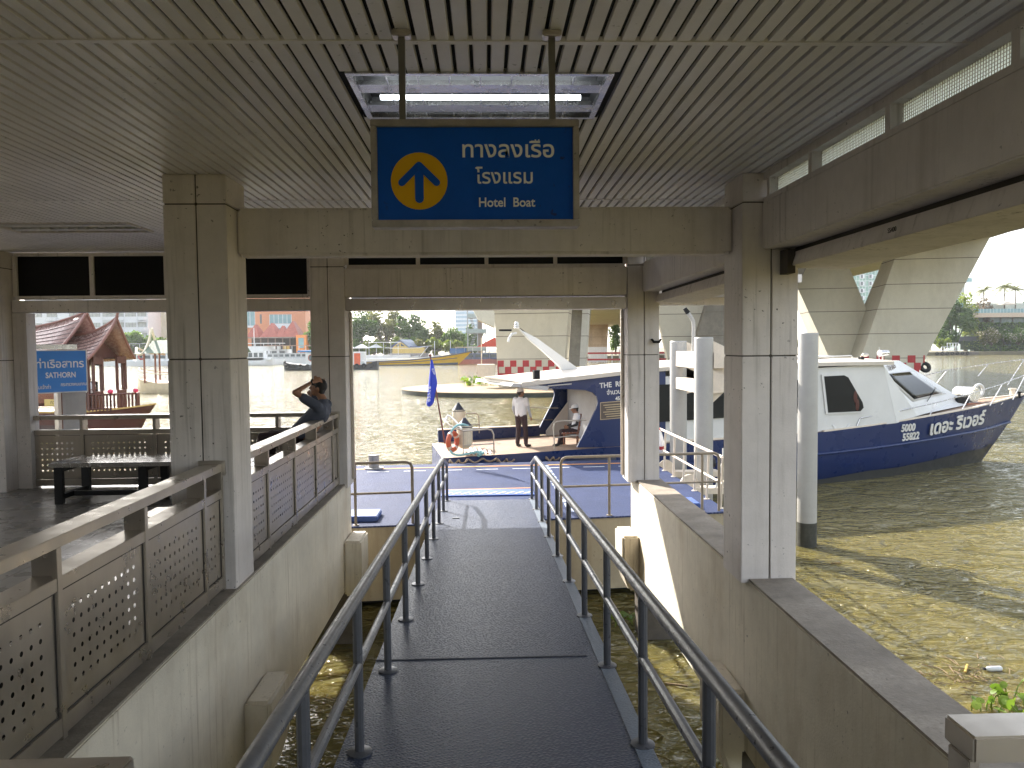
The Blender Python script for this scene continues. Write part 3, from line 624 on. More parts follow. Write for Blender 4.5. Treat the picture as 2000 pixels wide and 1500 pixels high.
# cream guide platform and fender wheels at the piles
t = thing('pile_guide', 'cream pile guide platform with fender rollers right of the pontoon', 'pile guide', (5.1, 17.6, PZ))
for (x, y) in ((p1.x, 20.3), (p2.x, 18.0)):
    b = MB(); b.box(4.5, x-.27, y-.4, y+.4, PZ-.28, PZ-.16); b.box(4.5, 6.0, y-.75, y-.4, PZ-.28, PZ-.14); b.build('platform', CREAM, t)
    for dx in (-.55, .45): b = MB(); b.prism([(x+dx-.24+.24*(1-math.cos(a)), y-.62, PZ-.14+.3*math.sin(a)) for a in [k*math.pi/8 for k in range(9)]], (0, .05, 0)); b.build('bracket', CREAM, t)
    MB().cyl((x+.35, y-.5, PZ+.05), (x+.75, y-.5, PZ+.05), .13, .13, 16).build('roller', RUBBER, t)
for s in (0, 1): MB().tube([(5.15+s*.5, 17.05, PZ-.1), (5.3+s*.1, 17.0, PZ+.55), (5.3+s*.1, 17.0, PZ+.8)], .022, 6).build('strut', WHITE, t)
# ================================================================== people
def person(name, label, loc, rz, J, look=0., tilt=0., shirt=SHIRTW, sleeve=.5, cap=None, hairc=HAIR, hand_l='rest', hand_r='rest', trousers=True, voxel=.011, armsleeve=None, group=None):
    """J: joints in the person's own frame (x right, y facing, z up)"""
    t = thing(name, label, 'person', loc, rz, group, local=True)
    V = {k: Vector(v) for k, v in J.items()}
    hd = V['head']; nk = V['neck']; ch = V['chest']; pv = V['pelvis']
    def rem(mb, nm, mat, par, vx=voxel, it=4, local=True):
        o = mb.build(nm, mat, par); m = o.modifiers.new('remesh', 'REMESH'); m.mode = 'VOXEL'; m.voxel_size = vx; m.use_smooth_shade = True
        s_ = o.modifiers.new('smooth', 'SMOOTH'); s_.iterations = it; s_.factor = .5; return o
    hr = Matrix.Rotation(look, 3, 'Z') @ Matrix.Rotation(tilt, 3, 'X')
    H = lambda x, y, z: hd + hr @ Vector((x, y, z))
    b = MB()
    b.sph(H(0, -.008, .02), .1, (.78, .98, 1.08), 16, 12, hr); b.sph(H(0, .03, -.05), .07, (.85, 1, .95), 14, 10, hr)
    b.sph(H(0, .062, -.088), .03, (1, .9, .8), 10, 8, hr)
    b.cap_(H(0, .094, .02), H(0, .108, -.018), .010, .017)
    for s in (-1, 1):
        b.sph(H(s*.078, -.012, -.005), .026, (.4, .8, 1.15), 8, 6, hr); b.sph(H(s*.03, .082, .028), .014, (1, .7, .6), 8, 6, hr)
    b.sph(H(0, .086, -.052), .02, (1.1, .6, .45), 8, 6, hr)
    b.cap_(nk, H(0, -.02, -.06), .056, .052); b.cap_(ch, nk, .10, .06)
    for s, e in (('l', 'L'), ('r', 'R')):
        sh, el, wr = V['sh'+s], V['el'+s], V['wr'+s]
        b.cap_(ch, sh, .09, .055); b.cap_(sh, el, .05, .039); b.cap_(el, wr, .038, .025)
        kn, an, hp = V['kn'+s], V['an'+s], V['hp'+s]
        b.cap_(hp, kn, .082, .052); b.cap_(kn, kn.lerp(an, .3), .05, .054); b.cap_(kn.lerp(an, .3), an, .052, .034)
        # hand: palm, four unequal bent fingers and a thumb leaving the side of the palm
        d = V.get('hd'+s, (wr-el)).normalized(); side = V.get('th'+s, Vector((-.3 if s == 'r' else .3, 1, 0))); side = (side - d*side.dot(d)).normalized(); nrm = d.cross(side)
        curl = V.get('cu'+s, -nrm); curl = (curl - d*curl.dot(d)).normalized()
        pe = wr + d*.085
        for k in range(3): o_ = side*(.026*(k-1)); b.cap_(wr+d*.012+o_*.6, pe+o_, .018, .014)
        for k, ln in enumerate((.07, .078, .072, .056)):
            base = pe + side*(.030-.0215*k); m1 = base + (d*.9+curl*.35+side*(.16-.11*k)).normalized()*ln*.5; m2 = m1 + (d*.55+curl*.8+side*(.08-.06*k)).normalized()*ln*.42
            b.cap_(base, m1, .0098, .009); b.cap_(m1, m2, .009, .0078)
        tb = wr + d*.03 + side*.03; t1 = tb + (side*.8+d*.6).normalized()*.035; t2 = t1 + (d*.9+side*.25+curl*.3).normalized()*.03
        b.cap_(tb, t1, .0135, .0115); b.cap_(t1, t2, .0115, .009)
    b.cap_(pv, ch, .12, .12)
    body = rem(b, 'body', SKIN, t, min(voxel, .0085), 2)
    # shirt
    b = MB()
    for s in 'lr':
        sh, el = V['sh'+s], V['el'+s]
        b.cap_(ch+Vector((0, 0, .02)), sh, .125, .073); b.cap_(sh, sh.lerp(el, sleeve), .074, .066)
        hp = V['hp'+s]; b.cap_(ch, pv.lerp(hp, .55)+Vector((0, 0, .05)), .135, .128)
        b.cap_(ch.lerp(sh, .45), pv.lerp(hp, .6)+Vector((0, 0, .06)), .12, .122)
    b.cap_(ch, nk-Vector((0, 0, .035)), .12, .075)
    shirt_o = rem(b, 'shirt', shirt, t, .014, 3)
    if armsleeve:
        b = MB()
        for s in armsleeve[1]: b.cap_(V['el'+s].lerp(V['sh'+s], .3), V['el'+s], .047, .044); b.cap_(V['el'+s], V['wr'+s], .043, .03)
        rem(b, 'arm_sleeve', armsleeve[0], t, .011, 2)
    # trousers and shoes
    b = MB()
    for s in 'lr':
        hp, kn, an = V['hp'+s], V['kn'+s], V['an'+s]; b.cap_(pv, hp, .125, .108); b.cap_(hp, kn, .105, .073); b.cap_(kn, kn.lerp(an, .93), .073, .064)
    rem(b, 'trousers', TROUS, t, .015, 3)
    for s in 'lr':
        an, to = V['an'+s], V['to'+s]; b = MB(); b.cap_(an-Vector((0, 0, .03)), an.lerp(to, .5)-Vector((0, 0, .028)), .046, .042); b.cap_(an.lerp(to, .5)-Vector((0, 0, .028)), to, .044, .036)
        rem(b, 'shoe', SHOE, t, .011, 2)
    # hair / cap
    b = MB()
    b.sph(H(0, -.022, .035), .106, (.80, .98, 1.0), 16, 12, hr); b.sph(H(0, -.055, -.02), .075, (.95, .72, 1.0), 12, 8, hr)
    bm = b.bm; cut = H(0, .055, .05) if cap else H(0, .060, .045)
    nv = hr @ Vector((0, 1, -.55)).normalized()
    geom = bm.verts[:] + bm.edges[:] + bm.faces[:]
    bmesh.ops.bisect_plane(bm, geom=geom, plane_co=cut, plane_no=nv, clear_outer=True)
    b.build('hair', hairc, t)
    if cap:
        b = MB(); b.sph(H(0, -.012, .05), .116, (.82, 1.0, .92), 20, 12, hr)
        bm = b.bm; bmesh.ops.bisect_plane(bm, geom=bm.verts[:]+bm.edges[:]+bm.faces[:], plane_co=H(0, 0, .045), plane_no=hr @ Vector((0, .12, -1)), clear_outer=True)
        brim = [H(.085*math.cos(a), .075+.095*math.sin(a), .052-.012*math.sin(a)) for a in [math.pi*k/10 for k in range(11)]]
        b.prism(brim, hr @ Vector((0, 0, .008))); b.build('cap', cap, t)
    return t
# ================================================================== boats: generic loft hull
def hull(parent, secs, mat, zk=-.4, deckmat=None, name='hull', bulge=.5):
    """secs: (s, half width at deck, z deck, half width at water)"""
    rings = []
    for (s, hw, zd, ww) in secs:
        zm = zd*.55
        rings.append([(s, -hw, zd), (s, -(hw*.55+ww*.45), zm), (s, -ww, 0), (s, -ww*.5, zk), (s, ww*.5, zk), (s, ww, 0), (s, hw*.55+ww*.45, zm), (s, hw, zd)])
    b = MB(); b.loft(rings, True, True); o = b.build(name, mat, parent, angle=50)
    if deckmat:
        b = MB(); n = len(secs)
        for i in range(n-1):
            a, c = secs[i], secs[i+1]
            b.face([(a[0], -a[1]+.03, a[2]+.004), (c[0], -c[1]+.03, c[2]+.004), (c[0], c[1]-.03, c[2]+.004), (a[0], a[1]-.03, a[2]+.004)])
        b.build('deck', deckmat, parent)
    return o
# ------------------------------------------------------------------ the blue passenger boat
TH = R_(16.2); BC = Vector((-1.48, 23.1, 0)); BH = Vector((math.cos(TH), math.sin(TH), 0)); BN = Vector((-math.sin(TH), math.cos(TH), 0))
def L(px, py, t):
    q = atP(px, py, BC+BN*t, BN)-BC; return Vector((q.dot(BH), q.dot(BN), q.z))
BT = thing('passenger_boat', 'navy and white river passenger boat moored behind the blue pontoon', 'boat', tuple(BC), TH, local=True)
secs = [(-.05, 1.62, 1.50, 1.40), (.25, 1.82, 1.53, 1.65), (2, 1.9, 1.56, 1.8), (5, 1.92, 1.60, 1.85), (9, 1.92, 1.64, 1.85), (12.5, 1.92, 1.72, 1.82), (14.5, 1.85, 1.83, 1.68), (16, 1.74, 1.93, 1.45), (18, 1.45, 2.06, 1.02), (20, 1.05, 2.19, .52), (21.4, .68, 2.30, .12), (22.8, .28, 2.43, .02), (23.8, .03, 2.53, .01)]
def hw(s, k=1):
    for a, c in zip(secs[:-1], secs[1:]):
        if a[0] <= s <= c[0]: f = (s-a[0])/(c[0]-a[0]); return a[k]+(c[k]-a[k])*f
    return secs[-1][k]
# stem rake: the last water sections end at s=21.4
rings = []
for (s, h_, zd, ww) in secs:
    sw = min(s, 21.4) if s > 21.4 else s; sm_ = (s+sw)/2
    mid = h_*.62+ww*.38
    if s < 1: sh_ = lambda x, t_: x+.125*t_
    else: sh_ = lambda x, t_: x
    rings.append([(sh_(q[0], q[1]), q[1], q[2]) for q in ((s, -h_, zd), (sm_+(s-sm_)*.3, -mid, zd*.58), (sw, -ww, 0), (sw-.3, -ww*.5, -.5), (sw-.3, ww*.5, -.5), (sw, ww, 0), (sm_+(s-sm_)*.3, mid, zd*.58), (s, h_, zd))])
b = MB(); b.loft(rings); b.build('hull', NAVY, BT, angle=60)
b = MB()
for s_ in (-1, 1):
    pts = []
    for (s, h_, zd, ww) in secs[1:]:
        f = .58; sw = min(s, 21.4); sm_ = (s+sw)/2
        pts.append((sm_+(s-sm_)*.3, s_*((h_*.62+ww*.38)+.02), zd*.58+.0*s))
    b2 = MB().tube(pts, .055, 8).build('rub_rail', NAVY, BT)
b = MB()
for i in range(len(secs)-1):
    a, c = secs[i], secs[i+1]
    q_ = lambda r, t_: (r[0]+(.125*t_ if r[0] < 1 else 0), t_, r[2]+.006)
    b.face([q_(a, -a[1]), q_(c, -c[1]), q_(c, c[1]), q_(a, a[1])])
b.build('deck', TANDECK, BT)
BOOT = M('bottom_black', (.016, .017, .016), .5, var=.4, scale=2)
for s_ in (-1, 1):
    rw = []
    for (s, h_, zd, ww) in secs:
        sw = min(s, 21.4); sm_ = (s+sw)/2; mid = h_*.62+ww*.38; f_ = (.10+.045*max(0, s-11)+.04*math.sin(s*2.3))/(zd*.58); f_ = min(f_, .62)
        p0, p1 = Vector((sw, s_*ww, 0)), Vector((sm_+(s-sm_)*.3, s_*mid, zd*.58)); o_ = Vector((0, s_*.012, 0)); rw.append([p0-Vector((0, 0, .2))+o_, p0+o_, p0.lerp(p1, f_)+o_])
    MB().loft(rw, False, False).build('bottom_paint', BOOT, BT)
b = MB()
for s_ in (-1, 1):
    for a, c in zip(secs[1:-1], secs[2:]):
        if a[0] < 12: continue
        b.hexa([(a[0], s_*a[1], a[2]), (c[0], s_*c[1], c[2]), (c[0], s_*(c[1]-.10), c[2]), (a[0], s_*(a[1]-.10), a[2]), (a[0], s_*a[1], a[2]+.05), (c[0], s_*c[1], c[2]+.05), (c[0], s_*max(0, c[1]-.10), c[2]+.05), (a[0], s_*(a[1]-.10), a[2]+.05)])
b.build('toe_rail', CREAM, BT)
# far coaming of the stern well and near sill
b = MB(); b.box(.4, 3.9, 1.72, 1.86, 1.5, 1.93); b.build('coaming', NAVY, BT, bev=.02)
b = MB(); b.box(.4, 3.9, 1.70, 1.88, 1.932, 1.96); b.build('coaming_cap', CREAM, BT)
b = MB(); b.cyl((.6, -2.0, 1.18), (4.9, -2.0, 1.24), .10, .10, 12); b.build('fender_bar', NAVYD, BT)
# blue aft side panels with the open arch, both sides
nearpts = [L(1036, 746, -1.86), L(1108, 741, -1.86), L(1160, 733, -1.86), L(1216, 726, -1.86), L(1300, 716, -1.86), L(1300, 872, -1.86), L(1127, 874, -1.86), L(1150, 828, -1.86), L(1164, 800, -1.86), L(1168, 785, -1.86), L(1166, 775, -1.86), L(1158, 767, -1.86), L(1143, 762, -1.86), L(1108, 760, -1.86), L(1072, 759, -1.86)]
pp = [(p.x, -1.86, p.z) for p in nearpts]; MB().prism(pp, (0, .07, 0)).build('side_panel', NAVY, BT)
pp = [(p.x+.05, 1.86, p.z) for p in nearpts]; MB().prism(pp, (0, -.07, 0)).build('side_panel', NAVY, BT)
zr = lambda s: nearpts[0].z + (nearpts[4].z-nearpts[0].z)*(s-nearpts[0].x)/(nearpts[4].x-nearpts[0].x)
# roof: crowned sheet from the aft lip to the wheelhouse
rr = []
sA = nearpts[0].x-.05
for s in (sA-.25, sA+.3, 4, 6, 8, 10, 12, 14, 15.3):
    z = zr(s) if s < 7 else zr(7)+(3.98-zr(7))*(s-7)/8.3
    ring = []
    for k in range(9):
        u = -1+k/4; ring.append((s-.35*(1-u*u)*(1 if s < sA+.1 else 0), u*1.96, z+.10*(1-u*u)+.02))
    ring += [(s-.35*(1-u*u)*(1 if s < sA+.1 else 0), u*1.96, z+.10*(1-u*u)-.10) for u in [1-k/4 for k in range(9)]]
    rr.append(ring)
ROOFM = M('boat_roof', (.52, .47, .40), .5, var=.08, scale=2, streak=.15)
MB().loft(rr).build('roof', ROOFM, BT)
MB().hexa([(sA-.55, -1.9, zr(sA)-.10), (sA+.55, -1.9, zr(sA)-.26), (sA+.55, 1.9, zr(sA)-.26), (sA-.55, 1.9, zr(sA)-.10), (sA-.5, -1.94, zr(sA)-.02), (sA+.6, -1.94, zr(sA)-.13), (sA+.6, 1.94, zr(sA)-.13), (sA-.5, 1.94, zr(sA)-.02)]).build('aft_lip', WHITE, BT)
q = L(1046, 738, -1.9); MB().box(q.x-.06, q.x+.12, -1.95, -1.8, q.z-.04, q.z+.22).build('speaker_box', BLACK, BT)
p_, q_ = L(1070, 754, -1.99), L(1116, 750, -1.99); MB().tube([p_, q_], .02, 6).build('light_tube', M('tube_grey', (.4, .38, .36), .4), BT)
# white bulkheads and posts inside the arch
b = MB(); c0 = [L(1068, 872, 1.6), L(1068, 842, 1.6), L(1128, 762, 1.6), L(1160, 762, 1.6), L(1160, 872, 1.6)]
MB().prism([(p.x, 1.70, p.z) for p in c0], (0, -.05, 0)).build('inner_bulkhead', WHITE, BT)
for px in (1138, 1147):
    a = L(px, 765, .9); MB().box(a.x-.03, a.x+.03, .87, .93, 1.57, a.z).build('inner_post', WHITE, BT)
MB().box(4.9, 5.0, -1.75, 1.7, 1.58, 3.45).build('inner_wall', M('inner_grey', (.33, .34, .36), .6), BT)
# white cabin with long tinted windows
zc = lambda s: 3.62+.033*(s-6)
def cab_side(sg):
    y = sg*1.80
    MB().prism([(5.6, y, 1.62), (6.0, y, 3.64), (15.0, y, 3.90), (15.6, y, 1.88), (13, y, 1.74), (9, y, 1.64)], (0, -sg*.06, 0)).build('cabin_side', WHITE, BT)
for sg in (-1, 1): cab_side(sg)
MB().box(5.5, 13.2, -1.865, -1.80, 1.645, 1.70).build('cabin_skirt', CREAM, BT)
wz = lambda s: (2.28+.02*(s-6.5), 3.42+.005*(s-6.5))
for sg in (-1, 1):
    for (s0, s1) in ((6.15, 8.05), (8.13, 10.0), (10.08, 12.25)):
        y = sg*1.862; MB().prism([(s0, y, wz(s0)[0]), (s1, y, wz(s1)[0]), (s1, y, wz(s1)[1]), (s0, y, wz(s0)[1])], (0, -sg*.05, 0)).build('side_window', GLASSD, BT)
wpx = [(1609, 735), (1648, 733), (1656, 737), (1684, 786), (1686, 796), (1680, 803), (1617, 806)]
W1 = [L(px, py, -1.84) for px, py in wpx]; cc = sum(W1, Vector())/len(W1)
f1 = MB().prism([Vector((cc.x+(p.x-cc.x)*1.10, -1.852, cc.z+(p.z-cc.z)*1.09)) for p in W1], (0, .05, 0)).build('window_frame', WHITE, BT)
MB().prism([Vector((p.x, -1.862, p.z)) for p in W1], (0, .05, 0)).build('pane', GLASSD, f1)
for k, (px, py) in enumerate(((1671, 775), (1673, 788))):
    q = L(px, py, -1.87); MB().sph((q.x+.04*k, -1.866, q.z-.05*k), .15, (.55, .05, 1.35), 10, 6).build('life_vest', M('vest_orange', (.075, .016, .008), .6, var=.3, scale=12), BT)
# raked faceted wheelhouse front
A_ = L(1690, 716, -1.62); B0 = L(1756, 704, 0); C0 = L(1879, 780, 0); D_ = L(1792, 812, -1.55)
Ts = Vector((15.0, -1.80, 3.90)); A_ = Vector((15.25, -1.45, 3.93)); B0.z = max(B0.z, 3.95)
C0 = Vector((C0.x, 0, max(C0.z, 2.45))); Dn = L(1792, 812, -1.42)
nf = (B0-A_).cross(C0-A_).normalized(); nf = -nf if nf.x < 0 else nf
def prj(v):
    q = BC+BH*v.x+BN*v.y+Vector((0, 0, v.z))-ORG; d = q.dot(FW); return (1000+FOC*q.dot(RT)/d, 750-FOC*q.dot(UP)/d)
QC = [prj(v) for v in (A_, B0, C0, Dn)]
def bil(u, v, P): return P[0]*((1-u)*(1-v))+P[1]*(u*(1-v))+P[2]*(u*v)+P[3]*((1-u)*v)
def onf(px, py, off):
    P = [Vector(q).to_3d() if 0 else Vector((q[0], q[1], 0)) for q in QC]; u = v = .5
    for _ in range(30):
        e = bil(u, v, P)-Vector((px, py, 0)); du = bil(u+1e-3, v, P)-bil(u, v, P); dv = bil(u, v+1e-3, P)-bil(u, v, P); du *= 1e3; dv *= 1e3
        det = du.x*dv.y-du.y*dv.x; u -= (e.x*dv.y-e.y*dv.x)/det; v -= (du.x*e.y-du.y*e.x)/det
    return bil(u, v, [A_, B0, C0, Dn])+nf*off
mir = lambda v: Vector((v.x, -v.y, v.z))
b = MB()
for fn in (lambda v: v, mir):
    G_ = [[b.bm.verts.new(fn(bil(i_/6, k_/6, [A_, B0, C0, Dn]))) for i_ in range(7)] for k_ in range(7)]
    for k_ in range(6):
        for i_ in range(6): b.bm.faces.new((G_[k_][i_], G_[k_][i_+1], G_[k_+1][i_+1], G_[k_+1][i_]))
    b.face([fn(p) for p in (Vector((15.0, -1.805, 3.86)), A_, Dn, Vector((15.6, -1.805, 1.88)))])
    b.face([fn(p) for p in (Dn, C0, Vector((C0.x+.9, 0, 2.30)), Vector((Dn.x+.9, -1.15, 2.12)))])
    b.face([fn(p) for p in (Vector((15.6, -1.805, 1.88)), Dn, Vector((Dn.x+.9, -1.15, 2.15)))])
b.face([A_, B0, mir(A_), Vector((15.0, 1.8, 3.9)), Vector((15.0, -1.8, 3.9))])
b.build('wheelhouse_front', WHITE, BT, flat=True)
wp = [(1730, 732), (1779, 727), (1839, 768), (1783, 781)]
def patch(cor, off):
    b = MB(); P = [Vector((x, y, 0)) for x, y in cor]; G = []
    for k in range(7):
        G.append([b.bm.verts.new(onf(q.x, q.y, off)) for q in (bil(i/6, k/6, P) for i in range(7))])
    for k in range(6):
        for i in range(6): b.bm.faces.new((G[k][i], G[k][i+1], G[k+1][i+1], G[k+1][i]))
    return b
f2 = patch([(1725, 730), (1780, 724), (1846, 769), (1782, 785)], .02).build('windscreen_frame', WHITE, BT)
pn_ = patch(wp, .035).build('pane', GLASSD, f2)
for o_ in (f2, pn_): mm = o_.modifiers.new('sol', 'SOLIDIFY'); mm.thickness = .02; mm.offset = 0
MB().tube([onf(1807, 786, .05), onf(1816, 772, .06), onf(1822, 762, .05)], .012, 5).build('wiper', BLACK, f2)
a0, a1 = onf(1712, 714, .02), onf(1762, 709, .02); up_ = onf(1722, 728, .02)-onf(1712, 714, .02)
text('THE RIVER', .26, M('letter_brown', (.12, .08, .06), .6), BT, frame(onf(1741, 719, .016), a1-a0, -up_), sx=.9, bold=.01)
MB().tube([(C0.x+.4, -1.3, 2.3), (C0.x+1.0, -.9, 2.33)], .01, 4).build('seam', CREAM, BT)
# roof gear
q = L(1722, 690, 0); MB().cyl((q.x-.1, 0, q.z), (q.x+.28, 0, q.z+.02), .13, .10, 14).build('searchlight', STEELB, BT)
MB().tube([(q.x+.05, 0, q.z), (q.x+.05, 0, q.z-.3)], .03, 6).build('bracket', STEEL, BT)
MB().tube([(q.x-.02, .1, q.z-.25), (q.x-.02, .1, q.z+.22)], .012, 5).build('antenna', WHITE, BT)
q = L(1690, 693, 0); MB().sph((q.x, 0, q.z), .09, (1.6, 1, .8)).build('horn', STEEL, BT)
q = L(1682, 707, -1.2); MB().box(q.x-.07, q.x+.07, -1.27, -1.13, q.z-.15, q.z+.18).build('camera_box', BLACK, BT)
MB().tube([(9.5, -1.2, 4.02), (9.6, -1.2, 4.1), (14.2, -1.2, 4.2), (14.3, -1.2, 4.08)], .02, 6).build('roof_rack', WHITE, BT)
MB().box(11.6, 14.0, -.6, .6, 4.14, 4.20).build('roof_hatch', WHITE, BT)
# mast arm over the stern
m0, m1, m2 = L(1015, 650, 0), L(1128, 732, 0), L(1098, 733, 0)
MB().prism([L(1012, 643, .06), L(1045, 660, .06), L(1100, 700, .06), L(1142, 731, .06), L(1097, 734, .06), L(1096, 722, .06), L(1086, 712, .06), L(1060, 688, .06), L(1030, 663, .06)], (0, -.14, 0)).build('mast', WHITE, BT, bev=.02)
q = L(1009, 642, 0); MB().lathe(q, [(.06, 0), (.09, .03), (.06, .06), (.09, .09), (.06, .12), (.08, .16), (.03, .22)], 10).build('mast_lamp', WHITE, BT)
q = L(1000, 652, 0); MB().tube([q+Vector((.15, 0, .02)), q, q+Vector((-.1, 0, -.14)), q+Vector((-.12, 0, -.25))], .035, 6).build('mast_hook', WHITE, BT)
MB().box(q.x-.42, q.x-.02, -.04, .04, q.z+.08, q.z+.14).build('wind_vane', BLACK, BT)
MB().tube([L(1016, 641, 0), L(1033, 655, 0), L(1060, 676, 0)], .012, 4).build('cable', BLACK, BT)
q = L(1160, 724, .4); MB().obox((q.x, .4, q.z-.05), (.3, .25, .3), .3).build('roof_light', M('grey_box', (.4, .42, .42), .5), BT)
# lettering
LETB = M('boat_letter', (.66, .65, .62), .5)
fr = lambda px, py, t, dx, dz: None
def on_side(px, py, s_dir=(1, 0, .016), t=-1.866): p = L(px, py, t); return frame(p, s_dir, (0, 0, 1))
sl_ = (nearpts[4]-nearpts[1]); sl_ = Vector((sl_.x, 0, sl_.z*.7))
pS = L(1171, 754, -1.866); mw = frame(pS, sl_, (0, 0, 1))
text('THE  RIVER', .215, LETB, BT, mw, align='LEFT', bold=.02, sx=1.0)
# slab serifs
pS = L(1185, 767.5, -1.866); text('จำนวนผู้โดยสาร', .19, LETB, BT, frame(pS, sl_, (0, 0, 1)), align='LEFT', bold=.016, sx=.95)
pS = L(1202, 779, -1.866); text('45', .15, LETB, BT, frame(pS, sl_, (0, 0, 1)), align='LEFT', bold=.03)
a, c = L(1172, 786, -1.866), L(1240, 812, -1.866)
pl = MB().hexa([(a.x, -1.872, a.z-.52), (a.x+1.15, -1.872, a.z-.47), (a.x+1.15, -1.862, a.z-.47), (a.x, -1.862, a.z-.52), (a.x, -1.872, a.z), (a.x+1.15, -1.872, a.z+.05), (a.x+1.15, -1.862, a.z+.05), (a.x, -1.862, a.z)]).build('plaque', M('plaque_brown', (.075, .055, .045), .4), BT)
b = MB()
for k in range(6): z = a.z-.09-k*.068; b.hexa([(a.x+.1+.05*(k % 3), -1.876, z-.013), (a.x+1.0-.05*(k % 3), -1.876, z+.02), (a.x+1.0-.05*(k % 3), -1.872, z+.02), (a.x+.1+.05*(k % 3), -1.872, z-.013), (a.x+.1+.05*(k % 3), -1.876, z+.013), (a.x+1.0-.05*(k % 3), -1.876, z+.046), (a.x+1.0-.05*(k % 3), -1.872, z+.046), (a.x+.1+.05*(k % 3), -1.872, z+.013)])
b.build('plaque_lines', M('plaque_gold', (.42, .33, .2), .4), pl)
b = MB(); e = .022
for (z0, z1, x0, x1) in ((-.52, -.50, 0, 1.15), (-.02, 0, 0, 1.15)): b.hexa([(a.x+x0, -1.877, a.z+z0), (a.x+x1, -1.877, a.z+z0+.05), (a.x+x1, -1.872, a.z+z0+.05), (a.x+x0, -1.872, a.z+z0), (a.x+x0, -1.877, a.z+z1), (a.x+x1, -1.877, a.z+z1+.05), (a.x+x1, -1.872, a.z+z1+.05), (a.x+x0, -1.872, a.z+z1)])
b.box(a.x, a.x+.02, -1.878, -1.872, a.z-.5, a.z-.02); b.build('plaque_border', MATS['plaque_gold'], pl)
# bow lettering follows the hull side between sections
def hull_pt(px, py, off=.02):
    t = -1.6
    for _ in range(30):
        q = L(px, py, t); s = q.x; zd = hw(s, 2); hd_ = hw(s, 1); wd = hw(s, 3); f = max(0, min(1, q.z/zd)); mid = hd_*.62+wd*.38
        want = -(mid+(hd_-mid)*(f-.58)/.42) if f > .58 else -(wd+(mid-wd)*f/.58)
        t += (want-off-t)*.6
    return L(px, py, t)
def hull_text(body, pa_, pb_, size, up_px, bold=.02, sx=1.):
    a, c = hull_pt(*pa_), hull_pt(*pb_); m_ = hull_pt((pa_[0]+pb_[0])/2, (pa_[1]+pb_[1])/2); u = hull_pt((pa_[0]+pb_[0])/2+up_px[0], (pa_[1]+pb_[1])/2+up_px[1])
    q = text(body, size, LETB, BT, frame(m_, c-a, u-m_), bold=bold, sx=sx, ext=.012)
    return (c-a).length
hull_text('5000', (1755, 838), (1793, 834), .36, (-1, -14), .03)
hull_text('55822', (1757, 856), (1801, 850), .36, (-1, -14), .03)
hull_text('เดอะ ริเวอร์', (1816, 839), (1926, 816), .70, (-2, -16), .026, 1.12)
# bow rails
def rail(parent, tops, bases, mat=STEELB, r=.02, ts=-1, nm='bow_rail'):
    T = [L(px, py, t) for px, py, t in tops]; MB().tube(T, r, 6).build(nm, mat, parent)
    for (px, py, t), k in bases:
        p = L(px, py, t); MB().tube([p, T[k]], r*.9, 6).build('stanchion', mat, parent)
rail(BT, [(1680, 817, -1.82), (1755, 803, -1.7), (1830, 786, -1.45), (1896, 769, -1.12), (1958, 750, -.75), (2003, 732, -.4)], [((1671, 838, -1.84), 0), ((1741, 827, -1.74), 1), ((1812, 817, -1.5), 2), ((1877, 804, -1.18), 3), ((1933, 793, -.85), 4), ((1978, 781, -.5), 5)])
rail(BT, [(1800, 735, 1.6), (1850, 723, 1.4), (1930, 711, .95), (2000, 702, .5)], [((1830, 748, 1.45), 1), ((1910, 735, .9), 2), ((1968, 752, .35), 3)])
q = L(1888, 768, .2); MB().cyl((q.x-.05, -.2, 2.62), (q.x-.05, .55, 2.62), .30, .30, 20).build('winch_drum', STEELB, BT)
MB().box(q.x-.6, q.x+.75, -.35, .7, 2.24, 2.30).build('winch_base', TEAK, BT); MB().torus((q.x+.5, .1, 2.75), .22, .06, Matrix.Rotation(R_(90), 3, 'X')).build('rope_coil', WHITE, BT)
MB().box(q.x-1.0, q.x-.45, -.3, .5, 2.24, 2.55).build('winch_box', BLACK, BT)
q = L(1978, 752, .2); MB().lathe((q.x, .2, 2.4), [(.10, 0), (.10, .3), (.14, .32), (.14, .38)], 12).build('bollard', CREAM, BT)
q = L(1993, 777, -.35); MB().lathe((q.x, -.3, 2.42), [(.09, 0), (.05, .1), (.05, .2), (.12, .26)], 12).build('bitt', BLACK, BT)
q = L(1640, 838, -1.75)
for dx in (-.22, .22): MB().cyl((q.x+dx*.6, -1.78, q.z-.08), (q.x+dx*1.6, -1.78, q.z+.16), .05, .05, 8).build('cleat', WHITE, BT)
# stern rails
SR = M('stern_rail_steel', (.42, .38, .33), .4, .7, var=.1)
def poly_rail(pts, mids=(), r=.022, nm='stern_rail'):
    MB().tube([L(*p) for p in pts], r, 8).build(nm, SR, BT)
    for a, c in mids: MB().tube([L(*a), L(*c)], r*.8, 6).build('rail_bar', SR, BT)
poly_rail([(965, 887, -1.85), (964, 848, -1.85), (960, 840, -1.85), (952, 838, -1.85), (905, 842, -1.85), (880, 832, -1.55), (870, 822, -1.2)], [((905, 870, -1.85), (965, 866, -1.85)), ((905, 842, -1.85), (905, 890, -1.85))])
poly_rail([(936, 846, 1.65), (935, 812, 1.65), (930, 807, 1.65), (885, 809, 1.65), (872, 815, 1.2), (868, 826, .5)], [((890, 830, 1.65), (935, 829, 1.65))])
poly_rail([(1029, 840, 1.78), (1029, 805, 1.78), (1031, 798, 1.78), (1037, 796, 1.78), (1090, 797, 1.78)], [((1029, 820, 1.78), (1080, 820, 1.78))])
poly_rail([(1083, 880, -1.85), (1081, 835, -1.85), (1083, 826, -1.85), (1090, 823, -1.85), (1145, 820, -1.85)], [((1083, 855, -1.85), (1130, 850, -1.85))])
